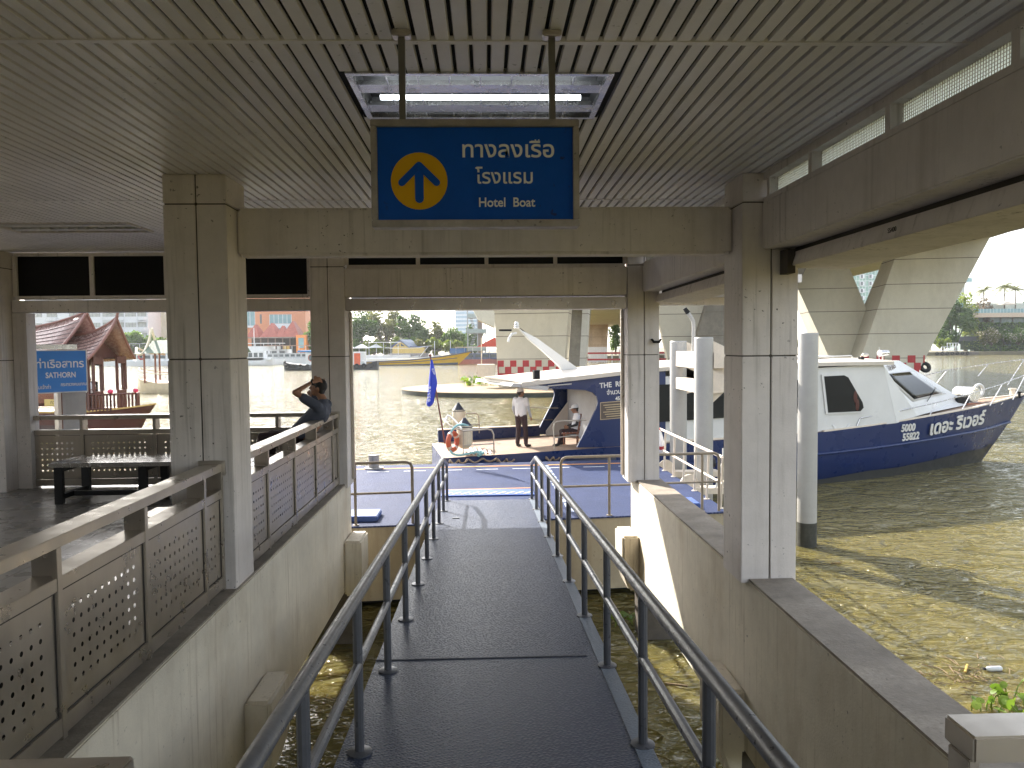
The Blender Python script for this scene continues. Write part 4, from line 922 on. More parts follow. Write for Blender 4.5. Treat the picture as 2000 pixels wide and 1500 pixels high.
# fenders, life ring, rope, flag
FEN = M('fender_cream', (.60, .54, .42), .5, var=.1, scale=8, streak=.3)
def fender(label, px, py, t, h, r):
    q = L(px, py, t); w_ = BC+BH*q.x+BN*q.y; T = thing('boat_fender', label, 'fender', (w_.x, w_.y, q.z-h/2), TH, 'cream fenders stowed on the boat stern', local=True)
    MB().lathe((0, 0, 0), [(r*.55, -.10), (r*.92, 0), (r, .05), (r, h-.05), (r*.92, h)], 20).build('body', FEN, T)
    MB().lathe((0, 0, h), [(r*.92, 0), (r*.55, .10), (r*.28, .17), (r*.2, .22)], 20).build('top_cone', NAVYD, T)
    MB().lathe((0, 0, h*.93), [(r*1.02, -.012), (r*1.03, 0), (r*1.02, .012)], 20).build('band', NAVYD, T); return T
fender('cream fender with dark cone at the far stern corner of the boat', 895.5, 815, .6, .48, .20)
fender('larger cream fender with dark cone in front on the near stern rail', 907.5, 850, -1.45, .56, .225)
q = L(884, 862, -1.75); w_ = BC+BH*q.x+BN*q.y
t = thing('life_ring', 'orange life ring hanging on the stern rail of the boat', 'life ring', (w_.x, w_.y, q.z))
MB().torus((w_.x, w_.y, q.z), .235, .072, Matrix.Rotation(R_(62), 3, 'Z') @ Matrix.Rotation(R_(90), 3, 'X'), 26, 10).build('ring', ORANGE, t)
for k in range(4):
    b = MB(); a = k*math.pi/2+.6; rm = Matrix.Rotation(R_(62), 3, 'Z') @ Matrix.Rotation(R_(90), 3, 'X'); c = Vector((w_.x, w_.y, q.z))+rm @ Vector((.235*math.cos(a), .235*math.sin(a), 0)); d = rm @ Vector((-math.sin(a), math.cos(a), 0)); b.cyl(c-d*.035, c+d*.035, .077, .077, 10); b.build('band', M('ring_band', (.6, .5, .42), .6), t)
wl = lambda px, py, t: (lambda q: BC+BH*q.x+BN*q.y+Vector((0, 0, q.z)))(L(px, py, t))
rp = [wl(*p) for p in ((922, 838, -1.5), (915, 832, -1.6), (900, 829, -1.7), (888, 834, -1.8), (879, 848, -1.86), (876, 868, -1.88), (882, 884, -1.9), (896, 889, -1.9), (915, 886, -1.88), (930, 883, -1.86), (943, 886, -1.86))]
def smooth(pts, n=4):
    out = []; P = [pts[0]]+pts+[pts[-1]]
    for i in range(1, len(P)-2):
        for k in range(n):
            u = k/n; a, b_, c, d = P[i-1], P[i], P[i+1], P[i+2]
            out.append(.5*((2*b_)+(-a+c)*u+(2*a-5*b_+4*c-d)*u*u+(-a+3*b_-3*c+d)*u**3))
    return out+[pts[-1]]
o = MB().tube(smooth(rp), .032, 8).build('mooring_rope', ROPE, loc=tuple(rp[5])); tag(o, 'pale blue rope looped over the stern rail of the boat', 'rope')
rp = [wl(*p) for p in ((925, 886, -1.75), (932, 882, -1.6), (940, 887, -1.8), (934, 889, -1.9), (944, 884, -1.75), (938, 881, -1.6))]
o = MB().tube(smooth(rp), .035, 8).build('rope_heap', ROPE, loc=tuple(rp[0])); tag(o, 'heap of blue rope lying beside the folded slats on the stern', 'rope')
rp = [wl(*p) for p in ((871, 826, -1.1), (875, 812, -1.0), (889, 822, -1.3), (902, 838, -1.7))]
o = MB().tube(smooth(rp), .028, 8).build('white_rope', WHITE, loc=tuple(rp[0])); tag(o, 'white rope slung between the stern rails', 'rope')
# brown fender ropes along the near side at the pontoon
for k, (px, py, n_) in enumerate(((893, 902, 5), (938, 899, 9), (986, 900, 5), (1078, 896, 4), (1165, 895, 4))):
    c = wl(px, py, -1.98); pts = []
    for i in range(16): a = i*.9; pts.append(c + BH*(.05*n_*(i/15-.5)*2 + .03*math.cos(a)) + BN*(.05*math.sin(a*1.3)) + Vector((0, 0, .05*math.sin(a))))
    o = MB().tube(smooth(pts, 2), .026, 6).build('fender_rope', ROPEB, loc=tuple(c)); tag(o, ['knotted brown rope at the stern corner of the boat', 'long brown rope bundle on the boat side left of the standing man', 'knotted brown rope on the boat side below the standing man', 'small brown rope knot on the boat side right of the gangway rails', 'brown rope knot on the boat side beside the rear right column'][k], 'rope', 'brown ropes along the boat side')
# folded slatted deck chairs
t = thing('folded_chairs', 'stack of folded slatted deck chairs lying on the stern deck', 'deck chairs', tuple(wl(925, 884, -1.0)), TH)
for k in range(7): MB().tube([wl(900+k*9, 874+k*.5, -.9), wl(912+k*8, 886+k*.2, -1.6)], .045, 4).build('slat', M('slat_pale', (.50, .40, .33), .6, var=.2, scale=8) if k % 2 == 0 else TEAK, t)
t = thing('boat_flag', 'blue flag drooping from a slanted pole at the boat stern', 'flag', tuple(wl(869, 866, -1.6)))
fp0, fp1 = wl(869, 866, -1.6), wl(840, 694, -1.75); MB().cyl(fp0, fp1, .022, .018, 8).build('pole', M('pole_maroon', (.14, .035, .03), .5), t); MB().sph(fp1, .04).build('finial', M('pole_maroon', (.14, .035, .03)), t)
FLAG = M('flag_blue', (.020, .045, .42), .7, var=.1, scale=3)
def flagp(px, py, d): return atP(px, py, fp1+BN*d, BN)
rows = [[(841, 702, 0), (843, 702, -.03), (845, 703, .0), (845, 704, .02)], [(840, 722, 0), (843, 722, -.09), (847, 722, -.03), (850, 724, .05)], [(837, 745, .04), (841, 745, -.12), (847, 744, -.02), (853, 742, .05)], [(836, 765, .05), (841, 764, -.10), (845, 761, -.05), (855, 751, .04)], [(834, 782, .04), (841, 780, -.10), (846, 778, .0), (848, 776, .05)], [(832, 791, .03), (838, 796, -.06), (843, 792, .0), (848, 786, .05)]]
b = MB(); V_ = [[b.bm.verts.new(flagp(*p)) for p in r_] for r_ in rows]
for i in range(5):
    for j in range(3): b.bm.faces.new((V_[i][j], V_[i][j+1], V_[i+1][j+1], V_[i+1][j]))
fo = b.build('cloth', FLAG, t); m_ = fo.modifiers.new('sub', 'SUBSURF'); m_.levels = 2; m_.render_levels = 2; m_ = fo.modifiers.new('sol', 'SOLIDIFY'); m_.thickness = .006
for i, ch in enumerate('RIVER'):
    p = flagp(838.2-.3*i, 758+i*6.2, -.19); text(ch, .13, LETW, t, frame(p, (.25, .05, -1), (1, .3, .25)), bold=.01)
MB().tube(smooth([flagp(*p) for p in ((843.5, 723, -.13), (846, 720, -.12), (848.5, 726, -.10), (848.5, 731, -.09), (845, 724, -.13))]), .008, 4).build('emblem', LETW, t)
# deck chair with the seated crewman
t = thing('strap_chair', 'red and white strapped deck chair under the boat roof', 'chair', tuple(wl(1118, 870, -.9)), TH)
STR1 = M('strap_red', (.48, .10, .05), .6); STR2 = M('strap_white', (.6, .5, .45), .6)
for k in range(10):
    MB().tube([wl(1098+k*3.4, 846-.15*k, -1.15), wl(1100+k*3.4, 843-.15*k, -.65)], .02, 4).build('seat_strap', STR1 if k % 2 else STR2, t)
for k in range(9): MB().tube([wl(1131+.45*k, 842-k*3.7, -1.15), wl(1132+.45*k, 840-k*3.7, -.65)], .02, 4).build('back_strap', STR1 if k % 2 else STR2, t)
for px, d in ((1101, -1.15), (1127, -1.15), (1103, -.65), (1129, -.65)): MB().tube([wl(px, 846, d), wl(px, 869, d)], .022, 6).build('leg', TEAK, t)
for d in (-1.15, -.65): MB().tube([wl(1128, 848, d), wl(1135, 808, d)], .022, 6).build('back_post', TEAK, t); MB().tube([wl(1097, 847, d), wl(1131, 845, d)], .02, 6).build('seat_rail', TEAK, t)
def st(**k): return k
ft = wl(1018, 878, -.55); hp_ = 1.72
J = dict(pelvis=(0, 0, .93), chest=(0, -.01, 1.27), neck=(0, -.02, 1.47), head=(0, .0, 1.60), shl=(-.19, -.01, 1.40), shr=(.19, -.01, 1.40), ell=(-.25, -.03, 1.13), elr=(.26, .02, 1.12), wrl=(-.25, .10, .90), wrr=(.28, .10, .89), hpl=(-.09, 0, .90), hpr=(.09, 0, .90), knl=(-.10, .02, .50), knr=(.13, .05, .50), anl=(-.11, -.03, .09), anr=(.15, .03, .09), tol=(-.13, .13, .035), tor=(.20, .18, .035))
pm = person('person', 'standing crewman in white cap, white shirt and maroon trousers on the stern deck', (ft.x, ft.y, 1.565), R_(-35), J, look=R_(-30), cap=M('cap_white', (.8, .8, .8), .7, var=.03), armsleeve=(M('arm_sleeve_grey', (.42, .44, .48), .8), 'lr'), shirt=SHIRTW)
pm.scale = (1.03, 1.03, 1.03)
se = wl(1117, 846, -.9)
J = dict(pelvis=(0, 0, .46), chest=(0, -.05, .78), neck=(0, -.03, .99), head=(0, .03, 1.11), shl=(-.18, -.05, .92), shr=(.18, -.05, .92), ell=(-.22, .02, .66), elr=(.22, .02, .66), wrl=(-.13, .24, .58), wrr=(.14, .24, .58), hpl=(-.09, .03, .45), hpr=(.09, .03, .45), knl=(-.12, .44, .44), knr=(.15, .42, .43), anl=(-.13, .55, .10), anr=(.16, .36, .10), tol=(-.14, .72, .04), tor=(.17, .52, .04))
person('person', 'seated crewman in white cap and white shirt on the strapped chair', (se.x+.12, se.y, 1.575), R_(95), J, tilt=R_(-12), cap=MATS['cap_white'], armsleeve=(M('arm_sleeve_black', (.02, .02, .025), .8), 'lr'))
# ================================================================== hall furniture and the man at the railing
BENCHB = M('bench_black', (.014, .014, .015), .5, var=.1)
t = thing('steel_bench', 'wide steel topped bench on black frame legs at the river railing of the hall', 'bench', (-5.0, 11.1, FZ))
for k in range(5): MB().box(-6.05, -3.1, 10.72+k*.17, 10.72+k*.17+.155, FZ+.52, FZ+.58).build('seat_slat', STEELB, t, bev=.004)
for x in (-6.0, -4.85, -3.4):
    for y in (10.76, 11.48): MB().box(x, x+.11, y, y+.07, FZ, FZ+.52).build('leg', BENCHB, t)
    MB().box(x+.02, x+.09, 10.83, 11.48, FZ+.06, FZ+.13).build('stretcher', BENCHB, t); MB().box(x, x+.11, 10.83, 11.48, FZ+.45, FZ+.518).build('cross_bar', BENCHB, t)
MB().box(-5.9, -3.4, 11.08, 11.14, FZ+.06, FZ+.13).build('long_stretcher', BENCHB, t)
def slat_bench(label, y0, y1, x0=-3.22, x1=-2.62, h=.47):
    t = thing('slat_bench', label, 'bench', ((x0+x1)/2, (y0+y1)/2, FZ), 0, 'slatted steel benches along the left railing')
    n = 6; wd = (x1-x0)/n
    for k in range(n): MB().box(x0+k*wd, x0+(k+1)*wd-.022, y0, y1, FZ+h-.04, FZ+h).build('seat_slat', STEELB, t, bev=.003)
    MB().box(x1-.05, x1-.03, y0, y1, FZ+.02, FZ+h-.045).build('underseat_shade', BENCHB, t)  # black sheet added as painted shade under the seat, behind the railing holes
    for y in (y0+.2, (y0+y1)/2, y1-.2):
        for x in (x0+.03, x1-.08): MB().box(x, x+.05, y-.03, y+.03, FZ, FZ+h-.045).build('leg', BENCHB, t)
        MB().box(x0+.085, x1-.085, y-.025, y+.025, FZ+h-.10, FZ+h-.045).build('cross_bar', BENCHB, t)
slat_bench('slatted steel bench behind the near left railing', 1.6, 5.6)
slat_bench('slatted steel bench behind the railing under the seated man', 9.6, 11.8, -3.3, -2.55, .60)
b = MB(); b.box(-3.6, -3.05, 7.9, 8.4, FZ, FZ+.42); o = b.build('steel_box', STEEL, loc=(-3.3, 8.1, FZ), bev=.01); tag(o, 'small steel box on the hall floor behind the left railing', 'box')
# seated man, hands on his head, facing the river to the left
J = dict(pelvis=(0, -.05, .0), chest=(0, -.32, .33), neck=(0, -.37, .54), head=(-.0, -.30, .70), shl=(-.19, -.36, .46), shr=(.19, -.35, .46),
         ell=(-.36, -.12, .66), elr=(.30, -.05, .62), wrl=(-.15, -.30, .80), wrr=(.125, -.27, .75), hdl=(.7, -.5, .25), hdr=(-.25, -.9, .30), thl=(0, .5, .9), thr=(0, .25, -1), cul=(.5, 0, -.8), cur=(-1, 0, .1),
         hpl=(-.10, .02, .02), hpr=(.10, .02, .02), knl=(-.15, .46, .02), knr=(.14, .46, .02), anl=(-.15, .52, -.42), anr=(.14, .50, -.42), tol=(-.17, .68, -.47), tor=(.16, .66, -.47))
hm = atY(614, 752, 11.1)
pmn = person('person', 'seated man in dark slate tee shirt with hands clasped on his head behind the railing', (hm.x-.23, 11.05, 3.33), R_(80), J, look=R_(12), tilt=R_(10), shirt=SHIRTG, sleeve=.62)
pmn.scale = (1.02, 1.02, 1.02)
MB().torus((-.155, -.29, .79), .036, .012, Matrix.Rotation(R_(75), 3, 'X'), 14, 6).build('wristwatch', BLACK, pmn)
# ================================================================== bridge
PB = Vector((.94, 80.0, 0)); Bd = Vector((.194, .981, 0)).normalized(); Cd = Vector((.981, -.194, 0)).normalized()
def BRp(u, off, z): return PB + Cd*u + Bd*off + Vector((0, 0, z))
BCON = M('bridge_concrete', (.60, .565, .47), .8, var=.08, scale=.25, streak=.35, dirt=(.32, .28, .2), sscale=(.5, .5, .12), bump=.1, bscale=4)
BCOND = M('bridge_concrete_shaded', (.22, .20, .17), .85, var=.3, scale=.3, streak=.6, dirt=(.09, .085, .075), sscale=(.35, .35, .1))  # darker copy of the bridge concrete, shadow and streaks put into its colour
def leg(parent, bl, br_, tl, tr, zb, zt, off, Tb, Tt, mat, nm='leg', joints=True):
    p = [BRp(bl, off, zb), BRp(br_, off, zb), BRp(br_, off+Tb, zb), BRp(bl, off+Tb, zb), BRp(tl, off, zt), BRp(tr, off, zt), BRp(tr, off+Tt, zt), BRp(tl, off+Tt, zt)]
    o = MB().hexa(p).build(nm, mat, parent, flat=True)
    if joints:
        b = MB()
        for z in [zb+2.9+2.35*k for k in range(8)]:
            if z > zt-.4: break
            f = (z-zb)/(zt-zb); l_ = bl+(tl-bl)*f; r_ = br_+(tr-br_)*f; T = Tb+(Tt-Tb)*f
            b.hexa([BRp(l_-.012, off-.012, z-.03), BRp(r_+.012, off-.012, z-.03), BRp(r_+.012, off+T, z-.03), BRp(l_-.012, off+T, z-.03), BRp(l_-.012, off-.012, z+.03), BRp(r_+.012, off-.012, z+.03), BRp(r_+.012, off+T, z+.03), BRp(l_-.012, off+T, z+.03)])
        b.build('joint_line', M('joint_brown', (.16, .14, .11), .9), o)
    return o
def checks(parent, lf, rf, off, zt, rows, size, phase=0, stripe=True):
    b = MB(); R0 = 'checker_band'
    for r in range(rows):
        z1 = zt-r*size; z0 = z1-size; k = 0; zm = (z0+z1)/2; L0, R1 = lf(zm), rf(zm); u = L0+.05-size*(r % 2)*.86
        while u < R1-.05:
            if (k+r) % 2 == phase if r == 0 else (k % 2 == 0):
                a, c = max(u, L0+.02), min(u+size, R1-.02)
                if c > a: b.hexa([BRp(a, off-.03, z0), BRp(c, off-.03, z0), BRp(c, off-.01, z0), BRp(a, off-.01, z0), BRp(a, off-.03, z1), BRp(c, off-.03, z1), BRp(c, off-.01, z1), BRp(a, off-.01, z1)])
            u += size; k += 1
    o = b.build(R0, RED, parent)
    if stripe:
        z1 = zt-rows*size; a, c = lf(z1), rf(z1)
        MB().hexa([BRp(a, off-.03, z1-.24), BRp(c, off-.03, z1-.24), BRp(c, off-.01, z1-.24), BRp(a, off-.01, z1-.24), BRp(a, off-.03, z1-.002), BRp(c, off-.03, z1-.002), BRp(c, off-.01, z1-.002), BRp(a, off-.01, z1-.002)]).build('red_stripe', RED, parent)
BRG = thing('road_bridge', 'wide concrete road bridge deck high over the river on the right', 'bridge', tuple(BRp(20, 0, 14)))
prof = [(-22, 14.5), (20, 14.5), (60, 15.3), (110, 14.0), (140, 11.6), (150, 11.0), (160, 11.6), (200, 14), (330, 14.5)]
for ua, ub in ((-2.5, 13.5), (28, 47.6)): MB().loft([[BRp(ua, o_, z), BRp(ub, o_, z), BRp(ub+1.5, o_, z+2.2), BRp(ua-1.5, o_, z+2.2)] for o_, z in prof]).build('deck', BCON, BRG)
for u in (-3.9, 14.9, 26.6, 48.9): MB().loft([[BRp(u-.1, o_, z+2.202), BRp(u+.1, o_, z+2.202), BRp(u+.1, o_, z+3.2), BRp(u-.1, o_, z+3.2)] for o_, z in prof]).build('parapet', BCON, BRG)
# left pier with chequered band standing on a low caisson
def lin(z0, v0, z1, v1): return lambda z: v0+(v1-v0)*(z-z0)/(z1-z0)
pl_ = thing('bridge_pier', 'cream bridge pier with red chequered band rising from the round caisson', 'bridge pier', tuple(BRp(3.6, 2, .4)), 0, 'piers of the road bridge')
leg(pl_, .3, 7.0, -.35, 8.2, .46, 14.5, 0, 5, 3, BCON); checks(pl_, lin(.46, .3, 14.5, -.35), lin(.46, 7.0, 14.5, 8.2), 0, 3.22, 2, .66)
leg(pl_, 8.4, 9.0, 9.2, 9.9, .46, 14.5, 3, 3, 3, M('strip_pale', (.62, .61, .57), .7, var=.06)); 
pm_ = thing('bridge_pier', 'middle bridge pier with splayed legs behind the paired mooring piles', 'bridge pier', tuple(BRp(20, 2, .4)), 0, 'piers of the road bridge')
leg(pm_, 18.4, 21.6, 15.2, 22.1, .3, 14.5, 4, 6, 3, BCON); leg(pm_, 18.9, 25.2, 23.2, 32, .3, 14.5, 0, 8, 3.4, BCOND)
pr_ = thing('bridge_pier', 'right bridge pier with two leaning legs above the boat cabin', 'bridge pier', tuple(BRp(38.5, 2, .4)), 0, 'piers of the road bridge')
leg(pr_, 35.2, 40.6, 29.0, 34.9, .3, 14.5, 4, 6, 3.2, BCON); leg(pr_, 35.0, 40.3, 39.4, 47.2, .3, 14.5, 0, 7.5, 3.4, BCON)
checks(pr_, lin(.3, 35.0, 14.5, 39.4), lin(.3, 40.3, 14.5, 47.2), 0, 3.45, 2, .70)
b = MB()
for k in range(10):
    z = 3.45; x0 = BRp(35.0-.0, .4+k*.72, z); f = (z-.3)/14.2; l_ = 35.0+4.4*f-.03
    b.hexa([BRp(l_-.02, .35+k*.72, 3.0), BRp(l_, .35+k*.72, 3.0), BRp(l_, .68+k*.72, 3.0), BRp(l_-.02, .68+k*.72, 3.0), BRp(l_+.12, .35+k*.72, 3.45), BRp(l_+.14, .35+k*.72, 3.45), BRp(l_+.14, .68+k*.72, 3.45), BRp(l_+.12, .68+k*.72, 3.45)])
b.build('side_checks', RED, pr_)
MB().torus(BRp(41.9, .6, 2.3), .38, .19, Matrix.Rotation(R_(70), 3, 'X'), 16, 8).build('tyre_fender', RUBBER, pr_)
pd = thing('bridge_pier', 'streaked bridge pier darkened as if in shadow far out in midstream', 'bridge pier', tuple(BRp(0, 105, 0)), 0, 'piers of the road bridge')
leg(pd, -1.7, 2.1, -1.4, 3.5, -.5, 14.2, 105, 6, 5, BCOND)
pf_ = thing('bridge_pier', 'tan bridge pier with white foot near the far bank', 'bridge pier', tuple(BRp(3, 150, 0)), 0, 'piers of the road bridge')
leg(pf_, .3, 5.5, 0, 6, 2.1, 11.2, 150, 5, 5, M('pier_tan', (.46, .36, .25), .8, var=.15, scale=.3, streak=.5, sscale=(.3, .3, .1))); leg(pf_, .2, 5.6, .2, 5.6, -.5, 4.4, 149.9, 5.2, 5.2, WHITEF, joints=False)
t = thing('pier_barrier', 'red and white low barrier on the water beneath the bridge', 'barrier', tuple(BRp(10, 140, 0)))
for z, mt in ((2.4, RED), (.6, RED)): MB().hexa([BRp(-1, 139.5, z), BRp(30, 139.5, z), BRp(30, 140, z), BRp(-1, 140, z), BRp(-1, 139.5, z+.5), BRp(30, 139.5, z+.5), BRp(30, 140, z+.5), BRp(-1, 140, z+.5)]).build('rail', mt, t)
for k in range(15): MB().hexa([BRp(-1+k*2.1, 139.6, -.3), BRp(-.7+k*2.1, 139.6, -.3), BRp(-.7+k*2.1, 139.9, -.3), BRp(-1+k*2.1, 139.9, -.3), BRp(-1+k*2.1, 139.6, 3.6), BRp(-.7+k*2.1, 139.6, 3.6), BRp(-.7+k*2.1, 139.9, 3.6), BRp(-1+k*2.1, 139.9, 3.6)]).build('post', WHITEF, t)
t = thing('pier_caisson', 'round low caisson with dark waterline under the left bridge pier', 'caisson', (3, 80, 0))
ring = [(3+11.8*math.cos(a), 80+10.6*math.sin(a)) for a in [2*math.pi*k/48 for k in range(48)]]
CAIS = M('caisson_top', (.27, .205, .125), .85, var=.15, scale=.8, streak=.3)
MB().prism([(x, y, .385) for x, y in ring], (0, 0, .065)).build('slab', CAIS, t)
MB().prism([(3+(x-3)*.998, 80+(y-80)*.998, -1) for x, y in ring], (0, 0, 1.38)).build('skirt', M('caisson_wet', (.045, .05, .04), .8, var=.4, scale=1.5), t)
for (px, py, w_, h_) in ((950, 722, 34, 20),):
    q = atY(px, py, 79); o = MB().box(q.x-.95, q.x+.9, 78.6, 80.5, q.z-.75, q.z+.55).build('cream_box', CREAM, loc=(q.x, 79, q.z-.7), bev=.05); tag(o, 'cream boxes fixed beside the left bridge pier', 'box')
q = atZ(941, 752, .46); t = thing('mooring_post', 'thin pole standing among weeds on the caisson', 'pole', tuple(q)); MB().tube([q, q+Vector((0, 0, 5.2))], .05, 6).build('pole', CREAM, t); MB().tube([q+Vector((0, 0, 1.6)), q+Vector((1.3, .2, .2))], .05, 6).build('stay', RUBBER, t)
# ================================================================== floating plants
LEAFG = leaf_mat('hyacinth_leaf', (.05, .13, .012), (.22, .30, .03))
def hyacinth(label, c, n, R, seed, hgt=.18, lf=.075):
    rnd = random.Random(seed); t = thing('water_hyacinth', label, 'water plant', tuple(c)); b = MB(); st_ = MB()
    for k in range(n):
        a = rnd.random()*6.28; r = R*math.sqrt(rnd.random()); p = Vector(c)+Vector((r*math.cos(a), r*math.sin(a)*.8, 0)); h = hgt*(.15+rnd.random())
        d = Vector((rnd.uniform(-1, 1), rnd.uniform(-1, 1), 0))*h*.8; tip = p+d+Vector((0, 0, h)); st_.tube([p-Vector((0, 0, .03)), p+d*.4+Vector((0, 0, h*.6)), tip], .009, 4)
        x = Vector((rnd.uniform(-1, 1), rnd.uniform(-1, 1), rnd.uniform(-.4, .7))).normalized(); y = x.cross(Vector((rnd.uniform(-1, 1), rnd.uniform(-1, 1), 1))).normalized(); s = lf*(.6+.7*rnd.random())
        z = x.cross(y)*s*.25
        ring = [tip+x*s*(.9*math.cos(q))+y*s*(.75*math.sin(q))+z*(math.cos(q)**2) for q in [2*math.pi*j/8 for j in range(8)]]
        v0 = b.bm.verts.new(tip); vs = [b.bm.verts.new(q) for q in ring]
        for j in range(8): b.bm.faces.new((v0, vs[j], vs[(j+1) % 8]))
    b.build('leaves', LEAFG, t); st_.build('stems', M('hyacinth_stem', (.18, .24, .04), .6, var=.3, scale=20), t); return t
hyacinth('clump of floating water hyacinth at the lower right corner', atZ(1978, 1385, 0), 46, .55, 3)
hyacinth('water hyacinth caught under the gangway on its right', atZ(1228, 1215, 0), 26, .45, 5)
hyacinth('weeds growing on the caisson left of the chequered pier', atZ(938, 752, .46), 60, 2.4, 8, .9, .32)
rnd = random.Random(11)
DEB = M('debris_brown', (.16, .11, .055), .8, var=.4, scale=20); DEBY = M('debris_yellow', (.40, .27, .06), .7, var=.4, scale=20)
b = MB()
for k in range(80):
    p = atZ(1880+rnd.gauss(0, 52), 1322+rnd.gauss(0, 17), .012); a = rnd.random()*3.14; l_ = .03+.16*rnd.random(); b.tube([p, p+Vector((math.cos(a)*l_, math.sin(a)*l_, .01))], .004+.005*rnd.random(), 4)
o = b.build('floating_debris', DEB); tag(o, 'scum of twigs and stalks floating right of the wall', 'debris', kind='stuff')
for (px, py, l_, a, mt, lab) in ((1885, 1313, .25, .9, DEBY, 'yellow stalk floating among the twigs near the plastic bottle'), (1300, 1335, .3, -.5, DEB, 'dark stick floating in the water right of the gangway'), (1623, 1100, .2, -.3, DEB, 'short dark stick floating beside the right column')):
    p = atZ(px, py, .015); o = MB().tube([p, p+Vector((math.cos(a)*l_, math.sin(a)*l_, .02))], .016, 6).build('floating_stick', mt, loc=tuple(p)); tag(o, lab, 'stick')
p = atZ(1942, 1306, .03); t = thing('plastic_bottle', 'clear plastic bottle with black cap floating on the river', 'bottle', tuple(p))
MB().lathe(p, [(.012, -.13), (.03, -.10), (.038, -.06), (.036, 0), (.038, .08), (.03, .10)], 12, 'X').build('body', M('bottle_clear', (.6, .62, .62), .15, var=.1), t); MB().lathe(p+Vector((-.135, 0, 0)), [(.02, -.025), (.02, .01)], 10, 'X').build('cap', BLACK, t)
# ================================================================== pier name sign
sd = Vector((math.cos(R_(48)), math.sin(R_(48)), 0)); s0 = atY(67, 686, 15.0); s1b = atP(167, 687, s0, Vector((sd.y, -sd.x, 0)))
t = thing('pier_name_sign', 'blue pier name sign on a broad concrete post beyond the hall railing', 'sign', (s0.x+.5, 15.5, 0))
W_ = (s1b-s0).length; Hh = .80; ns = Vector((sd.y, -sd.x, 0)); zt_ = s0.z
SIGNB = M('pier_sign_blue', (.035, .22, .62), .4, var=.05)
o0 = s0 - sd*1.05
MB().prism([o0+Vector((0, 0, -Hh)), s0+sd*W_+Vector((0, 0, -Hh)), s0+sd*W_, o0], -ns*.05).build('panel', SIGNB, t)
b = MB(); e = Vector((0, 0, .012))
b.prism([o0+ns*.004+Vector((0, 0, 0)), s0+sd*W_+ns*.004, s0+sd*W_+ns*.004+Vector((0, 0, .02)), o0+ns*.004+Vector((0, 0, .02))], -ns*.06); b.prism([o0+ns*.004+Vector((0, 0, -Hh-.02)), s0+sd*W_+ns*.004+Vector((0, 0, -Hh-.02)), s0+sd*W_+ns*.004+Vector((0, 0, -Hh)), o0+ns*.004+Vector((0, 0, -Hh))], -ns*.06)
b.prism([s0+sd*W_+ns*.004+Vector((0, 0, -Hh-.02)), s0+sd*(W_+.02)+ns*.004+Vector((0, 0, -Hh-.02)), s0+sd*(W_+.02)+ns*.004+Vector((0, 0, .02)), s0+sd*W_+ns*.004+Vector((0, 0, .02))], -ns*.06); b.build('sign_frame', WHITE, t)
sg = lambda u, v: frame(s0+sd*u+Vector((0, 0, v))+ns*.003, sd, (0, 0, 1))
text('ท่าเรือสาทร', .215, LETW, t, sg(W_*.48, -.26), bold=.016, sx=.92)
text('SATHORN', .15, LETW, t, sg(W_*.49, -.475), bold=.022, sx=.78)
text('กรมเจ้าท่า', .10, LETW, t, sg(W_*.12, -.70), bold=.01, sx=.8)
text('กระทรวงคมนาคม', .095, LETW, t, sg(W_*.74, -.66), bold=.01, sx=.72)
pc_ = s0+sd*(W_*.66)-ns*.12
PSTG = M('post_grey', (.42, .40, .36), .8, var=.1, streak=.3)
MB().prism([pc_-sd*.10-ns*.14, pc_+sd*.34-ns*.14, pc_+sd*.34-ns*.02, pc_-sd*.10-ns*.02], (0, 0, -s0.z-1)).build('post', PSTG, t)
MB().prism([pc_-sd*.22-ns*.10, pc_-sd*.16-ns*.10, pc_-sd*.16+ns*.1, pc_-sd*.22+ns*.1], (0, 0, -s0.z-1)).build('flange', CREAM, t)
MB().prism([pc_-sd*.155-ns*.03, pc_-sd*.105-ns*.03, pc_-sd*.105, pc_-sd*.155], (0, 0, -s0.z-1)).build('rust_strip', M('rust', (.20, .08, .04), .9, var=.4, scale=10), t)
MB().prism([s0-sd*.9-ns*.02+Vector((0, 0, .03)), s0+sd*(W_*.84)-ns*.02+Vector((0, 0, .03)), s0+sd*(W_*.84)-ns*.02+Vector((0, 0, .13)), s0-sd*.9-ns*.02+Vector((0, 0, .13))], -ns*.10).build('lamp_box', STEELB, t)
# ================================================================== wooden Thai boat
AX = R_(-14); w0 = atY(205, 812, 41.0); OB = Vector((w0.x, w0.y, 0))
TB = thing('wooden_boat', 'red brown wooden river boat with curved Thai roofs behind the pier name sign', 'boat', tuple(OB), AX, local=True)
hx = Vector((math.cos(AX), math.sin(AX), 0)); hy = Vector((-math.sin(AX), math.cos(AX), 0))
def TL(px, py, tt):
    q = atP(px, py, OB+hy*tt, hy)-OB; return Vector((q.dot(hx), q.dot(hy), q.z))
WOODD = M('dark_hull_wood', (.06, .03, .025), .4, var=.2); GOLD = M('gold_trim', (.55, .36, .12), .5)
hz = TL(185, 806, -1.3).z
sc_ = [(-14, 1.3, hz+.1, 1.1), (-8, 1.45, hz-.02, 1.3), (-2, 1.45, hz-.02, 1.3), (0, 1.35, hz+.03, 1.1), (1.6, .95, hz+.16, .5), (2.6, .35, hz+.28, .08), (3.0, .08, hz+.34, .02)]
ringz = []
for (s, h_, zd, ww) in sc_:
    sw = min(s, 1.3+.2*max(0, s-1.3)); ringz.append([(s, -h_, zd), ((s*.6+sw*.4), -(h_*.6+ww*.4), zd*.6), (sw, -ww, 0), (sw, -ww*.5, -.4), (sw, ww*.5, -.4), (sw, ww, 0), ((s*.6+sw*.4), h_*.6+ww*.4, zd*.6), (s, h_, zd)])
